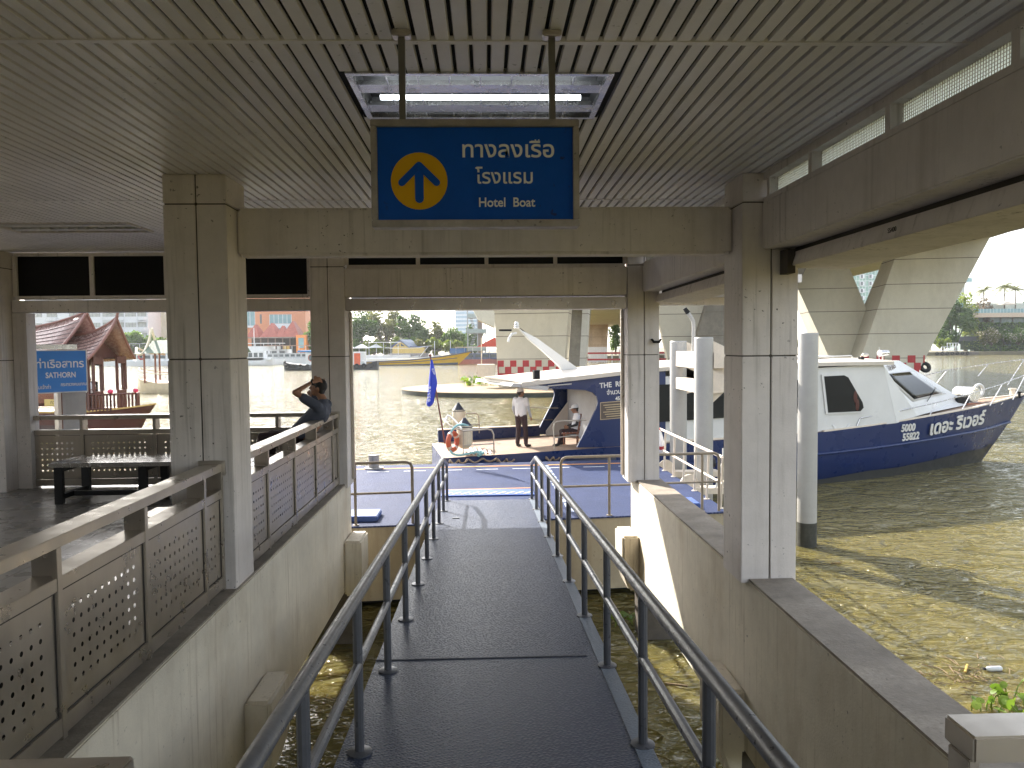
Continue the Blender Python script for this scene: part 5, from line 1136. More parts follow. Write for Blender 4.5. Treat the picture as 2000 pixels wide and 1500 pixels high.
MB().loft(ringz).build('hull', WOODR, TB, angle=50)
MB().loft([[(s, -h_-.02, zd-.02), (s, h_+.02, zd-.02), (s, h_+.02, zd+.06), (s, -h_-.02, zd+.06)] for (s, h_, zd, ww) in sc_]).build('gunwale', GOLD, TB)
MB().loft([[(s, -(h_*.5+ww*.5)-.03, zd*.10), (s, (h_*.5+ww*.5)+.03, zd*.10), (s, (h_*.6+ww*.4)+.0, zd*.55), (s, -(h_*.6+ww*.4)-.0, zd*.55)] for (s, h_, zd, ww) in sc_[:4]]).build('dark_band', WOODD, TB)
ROOFT = M('shingle_red', (.30, .185, .16), .26, var=.15, scale=3, spec=.7)
def thai_roof(sA, sB, zr_, ze, hwid, rise, lab):
    """gabled roof with concave slopes; ridge from sA to sB, front gable at sB sweeps up to a point"""
    N_ = 14
    for sg_ in (-1, 1):
        b = MB(); rows = []
        for i in range(N_+1):
            f = i/N_; s = sA+(sB-sA)*f; up = rise*max(0, (f-.62)/.38)**2.2; row = []
            for k in range(9):
                v = k/8; w_ = hwid*(v**.85); z = zr_+up*(1-v)**1.5 + (ze-zr_)*(v**.72) + .12*max(0, (f-.7)/.3)*v; row.append((s + .35*(1-v)*max(0, (f-.7)/.3)**1.5, sg_*w_, z))
            rows.append(row)
        for r0, r1 in zip(rows[:-1], rows[1:]):
            for k in range(8): b.face([r0[k], r1[k], r1[k+1], r0[k+1]])
        bmesh.ops.remove_doubles(b.bm, verts=b.bm.verts, dist=1e-4)
        o = b.build('roof_slope', ROOFT, TB, angle=60); mm = o.modifiers.new('sol', 'SOLIDIFY'); mm.thickness = .05; mm.offset = -1
        b = MB()
        for k in range(1, 8):      # courses of shingles
            b.tube([Vector(r[k])+Vector((0, 0, .012)) for r in rows], .022, 4)
        b.build('roof_course', WOODD, o)
        b = MB(); ed = [Vector(p) for p in rows[-1]]; b.tube([ed[0]+Vector((.06, 0, .55*rise*.35))]+ed, .075, 6); b.build('barge_board', M('barge_pink', (.24, .115, .095), .45, var=.1), o)
    b = MB(); ridge = [Vector((sA+(sB-sA)*i/N_+.35*max(0, (i/N_-.7)/.3)**1.5, 0, zr_+rise*max(0, (i/N_-.62)/.38)**2.2+.04)) for i in range(N_+1)]
    tip = ridge[-1]+Vector((.12, 0, rise*.5)); b.tube(ridge+[tip], .07, 6); b.build('ridge', MATS['barge_pink'], TB)
    MB().face([(sB-.5, -hwid*.98, ze+.05), (sB-.5, 0, zr_+.1), (sB-.5, hwid*.98, ze+.05)]) if 0 else None
    b = MB(); b.prism([(sB-.75, -hwid*.9, ze+.12), (sB-.75, -hwid*.35, ze+(zr_-ze)*.55), (sB-.75, 0, zr_-.05), (sB-.75, hwid*.35, ze+(zr_-ze)*.55), (sB-.75, hwid*.9, ze+.12)], (-.05, 0, 0)); b.build('gable_panel', WOODR, TB)
g0 = TL(168, 707, -1.5); gt = TL(243, 622, 0); gr = TL(190, 655, 0)
thai_roof(-5.2, .55, gr.z, g0.z, 1.75, gt.z-gr.z, 'front'); thai_roof(-14, -1.25, gr.z+.35, g0.z+.35, 1.85, gt.z-gr.z, 'rear')
fz_ = hz+.06
for s in (-12, -9, -6, -3.2, -1.2, .15):
    for y in (-1.25, 1.25): MB().box(s-.06, s+.06, y-.06, y+.06, fz_, g0.z+.3).build('post', WOODR, TB)
for y in (-1.3, 1.3):
    for s0_, s1_ in ((-12, -9.1), (-8.9, -6.1), (-5.9, -3.3)):
        p = MB().box(s0_, s1_, y-.03, y+.03, fz_, fz_+.95).build('side_panel', WOODR, TB)
        MB().box(s0_+.3, s1_-.3, y-.045, y+.045, fz_+.2, fz_+.75).build('carved_inset', M('carving', (.34, .17, .12), .6, var=.5, scale=14, bump=.6, bscale=25), p)
    MB().box(-3.0, -1.3, y-.03, y+.03, g0.z-.25, g0.z+.1).build('fretwork', WOODD, TB)
for y in (-1.15, .55):
    sc0 = MB().box(.32, .42, y, y+.62, fz_, fz_+1.0).build('front_screen', WOODR, TB); b = MB(); b.box(.30, .44, y-.04, y+.04, fz_+1.0, g0.z+.25); b.box(.30, .44, y+.56, y+.66, fz_+1.0, g0.z+.25); b.box(.31, .43, y+.04, y+.56, g0.z-.12, g0.z+.25); b.build('screen_frame', WOODR, sc0)
MB().box(-11, 0, -1.2, 1.2, g0.z+.12, g0.z+.2).build('inner_ceiling', WOODD, TB)
for (sa_, ya_, sb_, yb_) in ((.2, -1.3, 1.25, -1.05), (1.25, -1.05, 1.9, 0), (1.9, 0, 1.25, 1.05)):
    A = Vector((sa_, ya_, fz_)); B2 = Vector((sb_, yb_, fz_)); n_ = max(4, int((B2-A).length/.16)); b = MB()
    b.tube([A+Vector((0, 0, .85)), B2+Vector((0, 0, .85))], .05, 4); b.tube([A+Vector((0, 0, .12)), B2+Vector((0, 0, .12))], .05, 4)
    for k in range(n_+1): q = A.lerp(B2, k/n_); b.box(q.x-.035, q.x+.035, q.y-.035, q.y+.035, q.z, q.z+.85)
    b.build('balustrade', WOODR, TB)
for (s, y) in ((1.25, -1.05), (1.9, 0.0)): MB().sph((s, y, fz_+1.0), .14, (1, 1, .8), 8, 6).build('flowers', M('flower_pink', (.62, .05, .12), .7, var=.3, scale=20), TB)
MB().box(-1.6, -.6, -.35, .5, fz_, fz_+.75).build('cabinet', TEAK, TB); MB().box(-1.3, -.75, .3, .45, fz_+.75, fz_+1.45).build('seat_back', BLACK, TB)
pq = TL(104, 786, -1.36); MB().box(pq.x-.5, pq.x+.9, -1.40, -1.345, pq.z-.18, pq.z+.16).build('name_plate', M('plate_yellow', (.62, .47, .16), .5), TB)
text('กวนอี', .26, WOODD, TB, frame((pq.x+.15, -1.402, pq.z), (1, 0, 0), (0, 0, 1)))
J = dict(pelvis=(0, 0, .90), chest=(0, -.02, 1.25), neck=(0, -.02, 1.45), head=(0, .02, 1.585), shl=(-.19, 0, 1.38), shr=(.19, 0, 1.38), ell=(-.27, .04, 1.12), elr=(.27, .06, 1.12), wrl=(-.12, .25, 1.08), wrr=(.10, .27, 1.05), hpl=(-.09, 0, .88), hpr=(.09, 0, .88), knl=(-.1, .03, .48), knr=(.1, .03, .48), anl=(-.1, 0, .09), anr=(.1, 0, .09), tol=(-.11, .16, .03), tor=(.11, .16, .03))
mp_ = OB+hx*(-.35)+hy*(-.6)
person('person', 'boatman in white tee shirt and white cap under the wooden Thai roof', (mp_.x, mp_.y, fz_), R_(-160), J, cap=MATS['cap_white'], voxel=.014)
# ================================================================== far boats
def block(par, name, mat, x0, x1, y0, y1, z0, z1, bev=0): return MB().box(x0, x1, y0, y1, z0, z1).build(name, mat, par, bev=bev)
def far_boat(name, label, cx, cy, rz_, Ln, bw, hd_, hm, decks, cat='boat', rooftop=None, hull_top=None, group=None, bowrise=.8):
    t = thing(name, label, cat, (cx, cy, 0), rz_, group, local=True); a = Ln/2
    hull(t, [(-a, bw*.42, hd_, bw*.38), (-a*.9, bw*.5, hd_, bw*.46), (a*.4, bw*.5, hd_, bw*.46), (a*.75, bw*.36, hd_+bowrise*.4, bw*.24), (a*.97, bw*.05, hd_+bowrise, .03)], hm, deckmat=WHITEF)
    for (s0, s1, z0, z1, mt, win) in decks:
        block(t, 'cabin', mt, s0, s1, -bw*.42, bw*.42, z0, z1, .05)
        if win:
            n_ = max(2, int((s1-s0)/win)); w_ = (s1-s0)/n_
            for k in range(n_): block(t, 'window', GLASSF, s0+k*w_+w_*.15, s0+(k+1)*w_-w_*.15, -bw*.42-.03, -bw*.42+.02, z0+(z1-z0)*.35, z1-(z1-z0)*.2)
    for (s0, s1, z, mt, posts) in (rooftop or []):
        block(t, 'canopy', mt, s0, s1, -bw*.46, bw*.46, z, z+.18)
        for k in range(posts+1): x = s0+.2+(s1-s0-.4)*k/posts; block(t, 'post', WHITEF, x-.06, x+.06, -bw*.42, -bw*.42+.12, hd_, z-.005)
    return t
GLASSF = M('far_glass', (.10, .12, .13), .2, var=.2)
# white double deck cruise boat at left
q0 = atY(300, 716, 236)
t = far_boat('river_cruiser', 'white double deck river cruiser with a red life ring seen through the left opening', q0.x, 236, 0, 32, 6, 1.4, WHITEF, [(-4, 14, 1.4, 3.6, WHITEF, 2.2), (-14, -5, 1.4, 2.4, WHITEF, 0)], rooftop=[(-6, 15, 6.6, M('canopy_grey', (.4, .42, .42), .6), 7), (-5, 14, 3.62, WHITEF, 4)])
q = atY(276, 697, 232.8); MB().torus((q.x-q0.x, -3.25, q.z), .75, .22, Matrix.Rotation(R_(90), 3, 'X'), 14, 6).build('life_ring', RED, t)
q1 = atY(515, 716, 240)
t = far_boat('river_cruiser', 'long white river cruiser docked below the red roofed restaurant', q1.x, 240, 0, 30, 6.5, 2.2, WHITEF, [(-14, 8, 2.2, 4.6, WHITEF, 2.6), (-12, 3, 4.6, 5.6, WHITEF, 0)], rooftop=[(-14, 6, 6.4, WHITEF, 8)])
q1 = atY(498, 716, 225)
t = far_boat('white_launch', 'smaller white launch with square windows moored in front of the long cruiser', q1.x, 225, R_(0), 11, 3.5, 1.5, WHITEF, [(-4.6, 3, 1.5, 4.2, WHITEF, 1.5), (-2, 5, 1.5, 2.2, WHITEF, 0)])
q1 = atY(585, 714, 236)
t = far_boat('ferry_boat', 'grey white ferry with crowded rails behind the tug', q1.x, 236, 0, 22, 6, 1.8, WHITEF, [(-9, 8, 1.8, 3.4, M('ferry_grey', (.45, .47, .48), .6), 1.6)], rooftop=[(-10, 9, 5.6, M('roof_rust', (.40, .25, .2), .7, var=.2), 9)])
# tug
q1 = atY(648, 722, 168)
t = thing('tug_boat', 'tug boat with black fendered hull, white cabin and orange door', 'boat', (q1.x, 168, 0), 0, None, True)
hull(t, [(-10.2, .4, 1.9, .1), (-9, 1.8, 1.6, 1.2), (-5, 2.5, 1.1, 2.3), (4, 2.5, 1.0, 2.3), (8, 2.4, 1.2, 2.2), (10, 1.8, 1.9, 1.3)], M('tug_hull', (.05, .055, .065), .6, var=.2), deckmat=M('tug_deck', (.25, .26, .25), .7))
for k in range(13): x = -9.2+k*1.5; MB().torus((x, -2.35 if abs(x) < 8 else -1.9, .75+.1*abs(x)/5), .38, .17, Matrix.Rotation(R_(90), 3, 'X'), 12, 6).build('tyre_fender', RUBBER, t)
for k in range(2): MB().torus((-9.9, -.6+k*1.2, 1.5-k*.6), .5, .2, Matrix.Rotation(R_(90), 3, 'Y'), 12, 6).build('bow_tyre', RUBBER, t)
block(t, 'cabin', WHITEF, -5.2, 7.2, -1.8, 1.8, 1.1, 3.9, .06); MB().hexa([(-7, -2.1, 3.92), (2, -2.1, 3.92), (2, 2.1, 3.92), (-7, 2.1, 3.92), (-6.6, -2.1, 4.35), (2, -2.1, 4.1), (2, 2.1, 4.1), (-6.6, 2.1, 4.35)]).build('roof', M('roof_blue', (.05, .22, .50), .5), t)
for x in (-4.6, -2.9, -1.1): 
    w_ = MB().prism([(x+.5+.55*math.cos(a), -1.86, 2.7+.75*math.sin(a)) for a in [2*math.pi*k/12 for k in range(12)]], (0, .05, 0)).build('window_frame', M('frame_red', (.5, .12, .08), .5), t); MB().prism([(x+.5+.42*math.cos(a), -1.88, 2.7+.6*math.sin(a)) for a in [2*math.pi*k/12 for k in range(12)]], (0, .05, 0)).build('pane', GLASSF, w_)
block(t, 'door', M('door_orange', (.72, .13, .05), .5), .6, 1.8, -1.87, -1.82, 1.2, 3.5)
q = atY(697, 700, 166); block(t, 'funnel_casing', MATS['door_orange'], q.x-q1.x-.6, q.x-q1.x+.7, -1.9, 1.2, 1.0, 3.6); MB().torus((q.x-q1.x+1.2, -2.0, 1.5), .4, .15, Matrix.Rotation(R_(90), 3, 'X'), 12, 6).build('life_ring', WHITEF, t)
# yellow long boat
q1 = atY(800, 708, 205)
t = thing('long_boat', 'long yellow wooden boat with dark stripes and rising bow', 'boat', (q1.x, 205, 0), R_(4), None, True)
YELB = M('yellow_hull', (.72, .44, .03), .45, var=.08, scale=.6)
ysec = [(-19, .9, .95, .6), (-15, 1.6, .95, 1.2), (0, 2.0, 1.5, 1.6), (8, 1.7, 2.3, 1.2), (13, 1.1, 3.0, .5), (16.6, .15, 3.7, .05)]
rg = []
for (s, h_, zd, ww) in ysec:
    sw = s if s < 8 else 8+(s-8)*.55; rg.append([(s, -h_, zd), (s*.6+sw*.4, -(h_*.6+ww*.4), zd*.55), (sw, -ww, -.05), (sw, ww, -.05), (s*.6+sw*.4, h_*.6+ww*.4, zd*.55), (s, h_, zd)])
MB().loft(rg).build('hull', YELB, t, angle=50)
MB().tube([(s, -h_-.03, zd-.05) for s, h_, zd, ww in ysec], .17, 6).build('gunwale', M('gunwale_grey', (.10, .11, .14), .6), t)
MB().tube([(s*.97, -(h_*.66+ww*.34)-.06, zd*.62) for s, h_, zd, ww in ysec[:5]], .10, 6).build('stripe', MATS['gunwale_grey'], t)
MB().loft([[(s*.985, -(h_*.3+ww*.7)-.05, zd*.02), (s*.985, -(h_*.3+ww*.7)+.1, zd*.02), (s*.985, -(h_*.4+ww*.6)+.1, zd*.22), (s*.985, -(h_*.4+ww*.6)-.05, zd*.22)] for s, h_, zd, ww in ysec[:5]]).build('boot_stripe', MATS['gunwale_grey'], t)
block(t, 'bench_box', WHITEF, -17, 10, -.9, .9, .9, 1.9, .05)
# white canopied boats behind it
q1 = atY(742, 706, 232)
t = far_boat('ferry_boat', 'white ferry with tent shaped canopies behind the yellow long boat', q1.x, 232, 0, 24, 6, 1.6, WHITEF, [(-11, 9, 1.6, 2.6, WHITEF, 0)], rooftop=[(-3, 6, 6.3, WHITEF, 4), (-12, -3.5, 4.6, WHITEF, 4)])
for k in range(3): MB().prism([(-11.5+k*4.2, -3, 4.8), (-7.4+k*4.2, -3, 4.8), (-9.5+k*4.2, -1.5, 5.9)], (0, 3, 0)).build('tent_top', WHITEF, t)
q1 = atY(805, 700, 236); t = far_boat('ferry_boat', 'white boat with swept awning moored below the small blue roofed hall', q1.x, 236, 0, 18, 5, 1.8, WHITEF, [(-7, 5, 1.8, 3.0, M('boat_inside', (.3, .28, .27), .7, var=.3, scale=2), 0)])
b = MB(); b.loft([[(-8+k*2, -2.4, 4.5+.02*(k-3)**2+(.35 if k > 5 else 0)), (-8+k*2, 2.4, 4.5+.02*(k-3)**2+(.35 if k > 5 else 0)), (-8+k*2, 2.4, 4.62+.02*(k-3)**2+(.35 if k > 5 else 0)), (-8+k*2, -2.4, 4.62+.02*(k-3)**2+(.35 if k > 5 else 0))] for k in range(8)]); b.build('awning', WHITEF, t)
MB().tube([(5, -2.3, 4.9), (2.5, -2.3, 1.9)], .12, 6).build('awning_strut', WHITEF, t)
q1 = atY(925, 706, 215); t = far_boat('ferry_boat', 'red and blue ferry moored left of the chequered pier', q1.x, 215, 0, 16, 5, 1.3, M('hull_redpink', (.5, .2, .18), .5), [(-6, 6.5, 1.3, 3.0, M('cabin_navy', (.10, .13, .22), .5), 2), (-6.5, -2, 3.0, 4.4, M('tarp_blue', (.06, .16, .42), .6), 0)], rooftop=[(-5, 7, 4.6, M('roof_pale', (.6, .52, .5), .6), 5)])
MB().prism([(1, -2.4, 4.8), (7.4, -2.4, 4.8), (6.0, -2.4, 7.4)], (0, 4.8, 0)).build('red_gable', M('gable_red', (.60, .06, .03), .5), t)
# cream Thai styled ferry half hidden by the left column
q1 = atY(325, 770, 84); t = thing('cream_ferry', 'cream Thai style ferry with green roof at the edge of the left column', 'boat', (q1.x, 84, 0), R_(168), None, True)
CRM = M('ferry_cream', (.66, .56, .40), .5, var=.08)
hull(t, [(-9, 1.2, 1.3, .9), (-6, 1.6, 1.1, 1.4), (0, 1.6, 1.15, 1.4), (2.4, 1.0, 1.5, .6), (3.4, .1, 2.0, .03)], CRM, deckmat=TEAK)
for x in (-7, -4.5, -2, .3, 1.6):
    for y in (-1.3, 1.3): block(t, 'post', TEAK, x-.07, x+.07, y-.07, y+.07, 1.15, 4.4)
ROOFG = M('roof_green', (.12, .17, .12), .6)
MB().prism([(-9, -1.9, 4.3), (-9, 0, 5.7), (-9, 1.9, 4.3)], (10.4, 0, 0)).build('roof', ROOFG, t)
for sg_ in (-1, 1): MB().tube([(1.55, 0, 7.0), (1.5, sg_*.5, 5.7), (1.45, sg_*1.3, 4.6), (1.5, sg_*2.1, 4.15)], .13, 6).build('barge_board', M('barge_cream', (.72, .64, .48), .5), t)
MB().tube([(1.4, -1.9, 4.2), (2.6, -1.2, 4.3), (3.4, 0, 4.9)], .12, 6).build('eave', MATS['barge_cream'], t); MB().tube([(1.4, 1.9, 4.2), (2.6, 1.2, 4.3), (3.4, 0, 4.9)], .12, 6).build('eave', MATS['barge_cream'], t)
for y in (-1.45, 1.45): MB().tube([(-8, y, 2.1), (0, y, 2.1), (2.4, y*.6, 2.4), (3.2, 0, 2.7)], .06, 6).build('side_rail', MATS['barge_cream'], t)
# ================================================================== far bank: trees
LM = [leaf_mat('leaf_dark', (.035, .085, .02), (.11, .18, .035)), leaf_mat('leaf_mid', (.06, .14, .02), (.17, .26, .04)), leaf_mat('leaf_yellow', (.10, .18, .02), (.29, .33, .05)), leaf_mat('leaf_olive', (.08, .11, .025), (.21, .21, .06)), leaf_mat('leaf_pale', (.10, .085, .055), (.26, .20, .14))]
BARK = M('bark', (.12, .095, .07), .9, var=.3, scale=2)
FLW = M('blossom_white', (.70, .62, .55), .8, var=.2)
def quad(b, p, s, rnd):
    x = Vector((rnd.gauss(0, 1), rnd.gauss(0, 1), rnd.gauss(0, .6))).normalized(); y = x.cross(Vector((rnd.gauss(0, 1), rnd.gauss(0, 1), rnd.gauss(0, 1)))).normalized()
    a, c = x*s, y*s*.7; b.face([p-a, p-c*.8+a*.1, p+a, p+c])
def crown(rw, rh, n, leaf, seed, gaps=.3):
    rnd = random.Random(seed); blobs = []
    for k in range(15):
        while True:
            v = Vector((rnd.uniform(-1, 1), rnd.uniform(-1, 1), rnd.uniform(-1, 1)))
            if v.length < 1: break
        blobs.append((Vector((v.x*rw*.72, v.y*rw*.72, v.z*rh*.72)), (.22+.2*rnd.random())*(rw+rh)/2))
    b = MB()
    for k in range(n):
        c, r = blobs[rnd.randrange(len(blobs))]; d = Vector((rnd.gauss(0, 1), rnd.gauss(0, 1), rnd.gauss(0, 1))).normalized()
        quad(b, c+d*r*(rnd.random()**.35)*Vector((1, 1, 1)).length/1.732, leaf*(.6+.8*rnd.random()), rnd)
    return b, blobs
def tree(label, px, Y, topy, wpx, mat, seed, n=1500, leaf=.50, low=.06, base=1.3, flowers=0, group='trees on the far bank', name='broadleaf_tree'):
    top = atY(px, topy, Y); x = top.x; H = top.z-base; rw = wpx*Y/1500/2; rh = H*(1-low)/2
    t = thing(name, label, 'tree', (x, Y, base), 0, group); cz = base+H*low+rh
    b, bl = crown(rw, rh, n, leaf, seed); b.bm.transform(Matrix.Translation((x, Y, cz))); b.build('crown', mat, t, flat=True)
    b = MB(); b.tube([(x, Y, base-.3), (x+.1, Y, base+H*low), (x, Y, cz)], .035*H+.05, 7, True, .012*H+.03)
    for c, r in bl[:6]: b.tube([(x, Y, base+H*low*.9), Vector((x, Y, cz))+c*.55-Vector((0, 0, rh*.2)), Vector((x, Y, cz))+c*.9], .014*H+.03, 5, True, .03)
    b.build('trunk', BARK, t)
    if flowers:
        rnd = random.Random(seed+99); b = MB()
        for k in range(flowers): c, r = bl[rnd.randrange(len(bl))]; d = Vector((rnd.gauss(0, 1), rnd.gauss(0, 1)-.6, rnd.gauss(0, 1)+.3)).normalized(); quad(b, Vector((x, Y, cz))+c+d*r*.98, .24*(.7+.6*rnd.random()), rnd)
        b.build('blossoms', FLW, t)
    return t
TR = [
 ('round bushy tree in front of the white apartment block', 262, 263, 641, 50, 1, 900), ('low bushy tree at the right of the white apartment block', 300, 264, 648, 52, 1, 900), ('dark shrub beside the Thai boat roof on the far bank', 244, 258, 662, 26, 0, 500),
 ('green tree standing right of the orange box of the restaurant', 603, 268, 612, 36, 1, 900), ('tall tree hidden partly by the rear left column', 640, 274, 596, 70, 0, 1300),
 ('tall grey green tree just right of the rear left column', 706, 272, 600, 74, 0, 1700), ('broad olive tree crown reaching over the lintel', 752, 280, 586, 92, 3, 2200), ('tall dark tree above the blue roofed hall', 800, 276, 606, 84, 0, 1900),
 ('dark low tree between the tall trees and the sky gap', 826, 285, 628, 52, 0, 1100), ('thin yellow olive tree at the sky gap', 853, 283, 627, 50, 3, 900), ('bright green tree left of the stair tower', 884, 278, 618, 62, 1, 1600), ('dark green tree behind the stair tower', 920, 284, 630, 54, 0, 1000),
 ('yellow green shrub behind the white ferry canopies', 730, 262, 658, 46, 2, 700), ('yellow leaved shrub at the left of the blue roofed hall', 776, 264, 656, 34, 2, 600), ('round shrub at the right of the blue roofed hall', 822, 263, 660, 44, 3, 800), ('pale flowering shrub in the middle of the bank', 848, 262, 658, 40, 2, 800), ('large round yellow green shrub near the stair tower', 880, 262, 657, 48, 2, 1000), ('low dark shrub under the stair tower', 918, 262, 668, 36, 0, 600),
 ('low dark bush filling the bank behind the white ferry', 700, 263, 662, 60, 0, 1100), ('low olive bush left of the blue roofed hall', 752, 265, 660, 56, 3, 1000), ('low green bush right behind the blue roofed hall', 800, 268, 656, 60, 1, 1000), ('dark shrub mass behind the blossoming trees', 1955, 294, 640, 110, 0, 2200), ('dark shrub mass at the far right behind the hedge', 2010, 294, 640, 90, 0, 1600),
 ('green tree seen beneath the far bridge span', 1202, 300, 628, 30, 1, 700), ('low tree seen between the right column and the bridge leg', 1566, 300, 655, 26, 3, 500),
 ('large dense tree rising at the edge of the right bridge leg', 1868, 292, 583, 92, 0, 3200), ('bright green tree top above the dense tree', 1888, 300, 562, 46, 2, 1100), ('small bright green bush over the white frame on the right bank', 1842, 284, 654, 40, 2, 800),
 ('bare brownish tree on the hotel terrace', 1924, 303, 573, 42, 4, 700), ('dark tree mass at the right end of the terrace', 1990, 312, 572, 60, 0, 1300), ('dark shrubbery under the terrace palms', 1945, 310, 586, 50, 0, 900)]
for i, (lab, px, Y, ty, wp_, mi, n_) in enumerate(TR): tree(lab, px, Y, ty, wp_, LM[mi], 100+i, int(n_*1.8))
for i, (lab, px, ty, wp_) in enumerate((('white blossoming tree at the right end of the river hedge', 1990, 638, 78), ('white blossoming tree left of the hedge end', 1938, 643, 66))): tree(lab, px, 288, ty, wp_, LM[3 if i else 1], 300+i, 2200, .36, .25, flowers=420, group='blossoming trees on the right bank', name='blossoming_tree')
def palm(label, px, Y, topy, seed, base=15):
    top = atY(px, topy, Y); rnd = random.Random(seed); t = thing('palm_tree', label, 'palm', (top.x, Y, base), 0, 'palms on the hotel terrace'); c = top-Vector((0, 0, 1.6))
    MB().tube([(top.x, Y, base), (top.x+.3, Y, (base+c.z)/2), c], .28, 7, True, .16).build('trunk', BARK, t); b = MB()
    for k in range(17):
        a = 2*math.pi*k/17+rnd.random()*.3; el = rnd.uniform(-.1, 1.1); d = Vector((math.cos(a)*math.cos(el), math.sin(a)*math.cos(el), math.sin(el))); ln = 5.0*(.8+.4*rnd.random())
        pts = [c+d*ln*u+Vector((0, 0, -3.0*u*u)) for u in (0, .25, .5, .75, 1)]; sd_ = d.cross(Vector((0, 0, 1))).normalized()
        for p0, p1 in zip(pts[:-1], pts[1:]):
            for m in range(5):
                q = p0.lerp(p1, m/5); q2 = p0.lerp(p1, (m+.8)/5)
                for s_ in (-1, 1): b.face([q, q2, q2+sd_*s_*1.0-Vector((0, 0, .8))+d*.3])
    b.build('fronds', LM[3], t, flat=True)
for a in (('tall palm in the middle of the hotel terrace', 1962, 305, 552, 1), ('palm at the left of the hotel terrace', 1921, 306, 559, 2), ('palm at the right edge of the view', 1983, 306, 557, 3)): palm(*a)
# ================================================================== far bank: buildings
TRIMW = M('apt_white', (.66, .68, .70), .7, var=.04, scale=.1)
def facade_building(name, label, cat, x0, x1, y0, y1, z0, z1, mat): 
    t = thing(name, label, cat, ((x0+x1)/2, (y0+y1)/2, z0)); MB().box(x0, x1, y0, y1, z0, z1).build('wall', mat, t); return t
a0, a1 = atY(50, 640, 300), atY(289, 640, 300)
t = facade_building('apartment_building', 'white apartment block with bowed balconies behind the Thai boat', 'building', a0.x, a1.x, 300, 318, 1.2, 34, TRIMW)
WING = M('window_curtain', (.42, .43, .40), .4, var=.25, scale=.8)
bays = [(66, 82, 0), (93, 112, 1), (137, 162, 1), (168, 196, 0), (202, 242, 1), (246, 266, 0), (270, 286, 1)]
for f in range(8):
    z = 4.2+f*4.05
    for (pa_, pb_, bow) in bays:
        xa_, xb_ = atY(pa_, 640, 300).x, atY(pb_, 640, 300).x
        w_ = MB().box(xa_, xb_, 299.93, 299.99, z+1.35, z+3.1).build('window', WING, t)
        n_ = max(2, round((xb_-xa_)/1.5)); b = MB()
        for k in range(n_+1): x = xa_+(xb_-xa_)*k/n_; b.box(x-.08, x+.08, 299.86, 299.92, z+1.35, z+3.1)
        b.build('frame', M('frame_grey', (.25, .26, .27), .5), w_)
        if bow:
            m_ = (xa_+xb_)/2; r_ = (xb_-xa_)/2+.3
            b = MB(); ring = [(m_+r_*math.cos(math.pi+math.pi*k/10), 299.95+1.3*math.sin(math.pi+math.pi*k/10)) for k in range(11)]
            b.prism([(x, y, z-.1) for x, y in ring], (0, 0, .25)); b.prism([(x, y, z+3.25) for x, y in ring], (0, 0, .25)); b.loft([[(x, y, z+.16) for x, y in ring], [(x, y, z+1.1) for x, y in ring]], False, False)
            o = b.build('balcony', TRIMW, t)
a0, a1 = atY(289.5, 640, 312), atY(345, 640, 312); t = facade_building('yellow_building', 'plain cream block right of the white apartments', 'building', a0.x, a1.x, 312, 330, 1.2, 36, M('cream_block', (.58, .53, .40), .8, var=.05))
a0, a1 = atY(470, 640, 296), atY(597, 640, 296)
t = facade_building('orange_building', 'orange panelled office block with bands of blue glass', 'building', a0.x, a1.x, 296, 315, 1.2, 32, M('panel_orange', (.62, .25, .12), .6, var=.05, scale=.2))
GB = M('glass_blue', (.20, .34, .37), .15, var=.15, scale=.4)
for (pa_, pb_, ya_, yb_) in ((470, 497, 586, 636), (498, 500, 0, 0), (527, 569, 614, 632), (527, 569, 586, 604), (500.5, 513, 586, 604), (527, 569, 640, 660)):
    if not ya_: continue
    p, q = atY(pa_, yb_, 296), atY(pb_, ya_, 296); w_ = MB().box(p.x, q.x, 295.92, 295.99, p.z, q.z).build('window', GB, t); b = MB(); n_ = max(2, int((q.x-p.x)/1.6))
    for k in range(n_+1): x = p.x+(q.x-p.x)*k/n_; b.box(x-.07, x+.07, 295.84, 295.91, p.z, q.z)
    b.build('mullion', WHITEF, w_)
for ya_, yb_ in ((632, 641),): p, q = atY(527, yb_, 296), atY(569, ya_, 296); MB().box(p.x, q.x, 295.5, 295.99, p.z, q.z).build('white_band', TRIMW, t)
p, q = atY(508, 632, 296), atY(511, 614, 296); MB().box(p.x, q.x, 295.9, 295.99, p.z, q.z).build('slot_window', GLASSF, t)
p, q = atY(470, 640, 296), atY(497, 636, 296); MB().box(p.x, q.x, 295.3, 295.91, p.z, q.z).build('balcony_slab', TRIMW, t)
# red roofed riverside restaurant
ROOFR = M('roof_tile_red', (.36, .10, .07), .7, var=.18, scale=.8)
r0, r1 = atY(478, 690, 264), atY(597, 690, 264)
t = thing('restaurant', 'riverside restaurant with red hipped roofs and open dark veranda', 'building', ((r0.x+r1.x)/2, 270, 1.2))
z1 = atY(530, 660, 264).z; zd = atY(530, 692, 264).z
MB().box(r0.x, r1.x, 264, 282, 1.2, zd).build('terrace', M('brick_red', (.36, .15, .10), .8, var=.15), t); MB().box(r0.x, r1.x, 272, 282, zd, z1+.8).build('wall', M('veranda_dark', (.06, .05, .045), .8, var=.4, scale=.6), t)
for k in range(9): x = r0.x+.4+(r1.x-r0.x-.8)*k/8; MB().box(x-.15, x+.15, 264.3, 264.6, zd, z1).build('post', M('veranda_post', (.2, .14, .11), .8), t)
MB().box(r0.x-.3, r1.x-4, 263.4, 272, z1, z1+.25).build('veranda_roof', M('roof_greybrown', (.30, .25, .22), .8, var=.2), t)
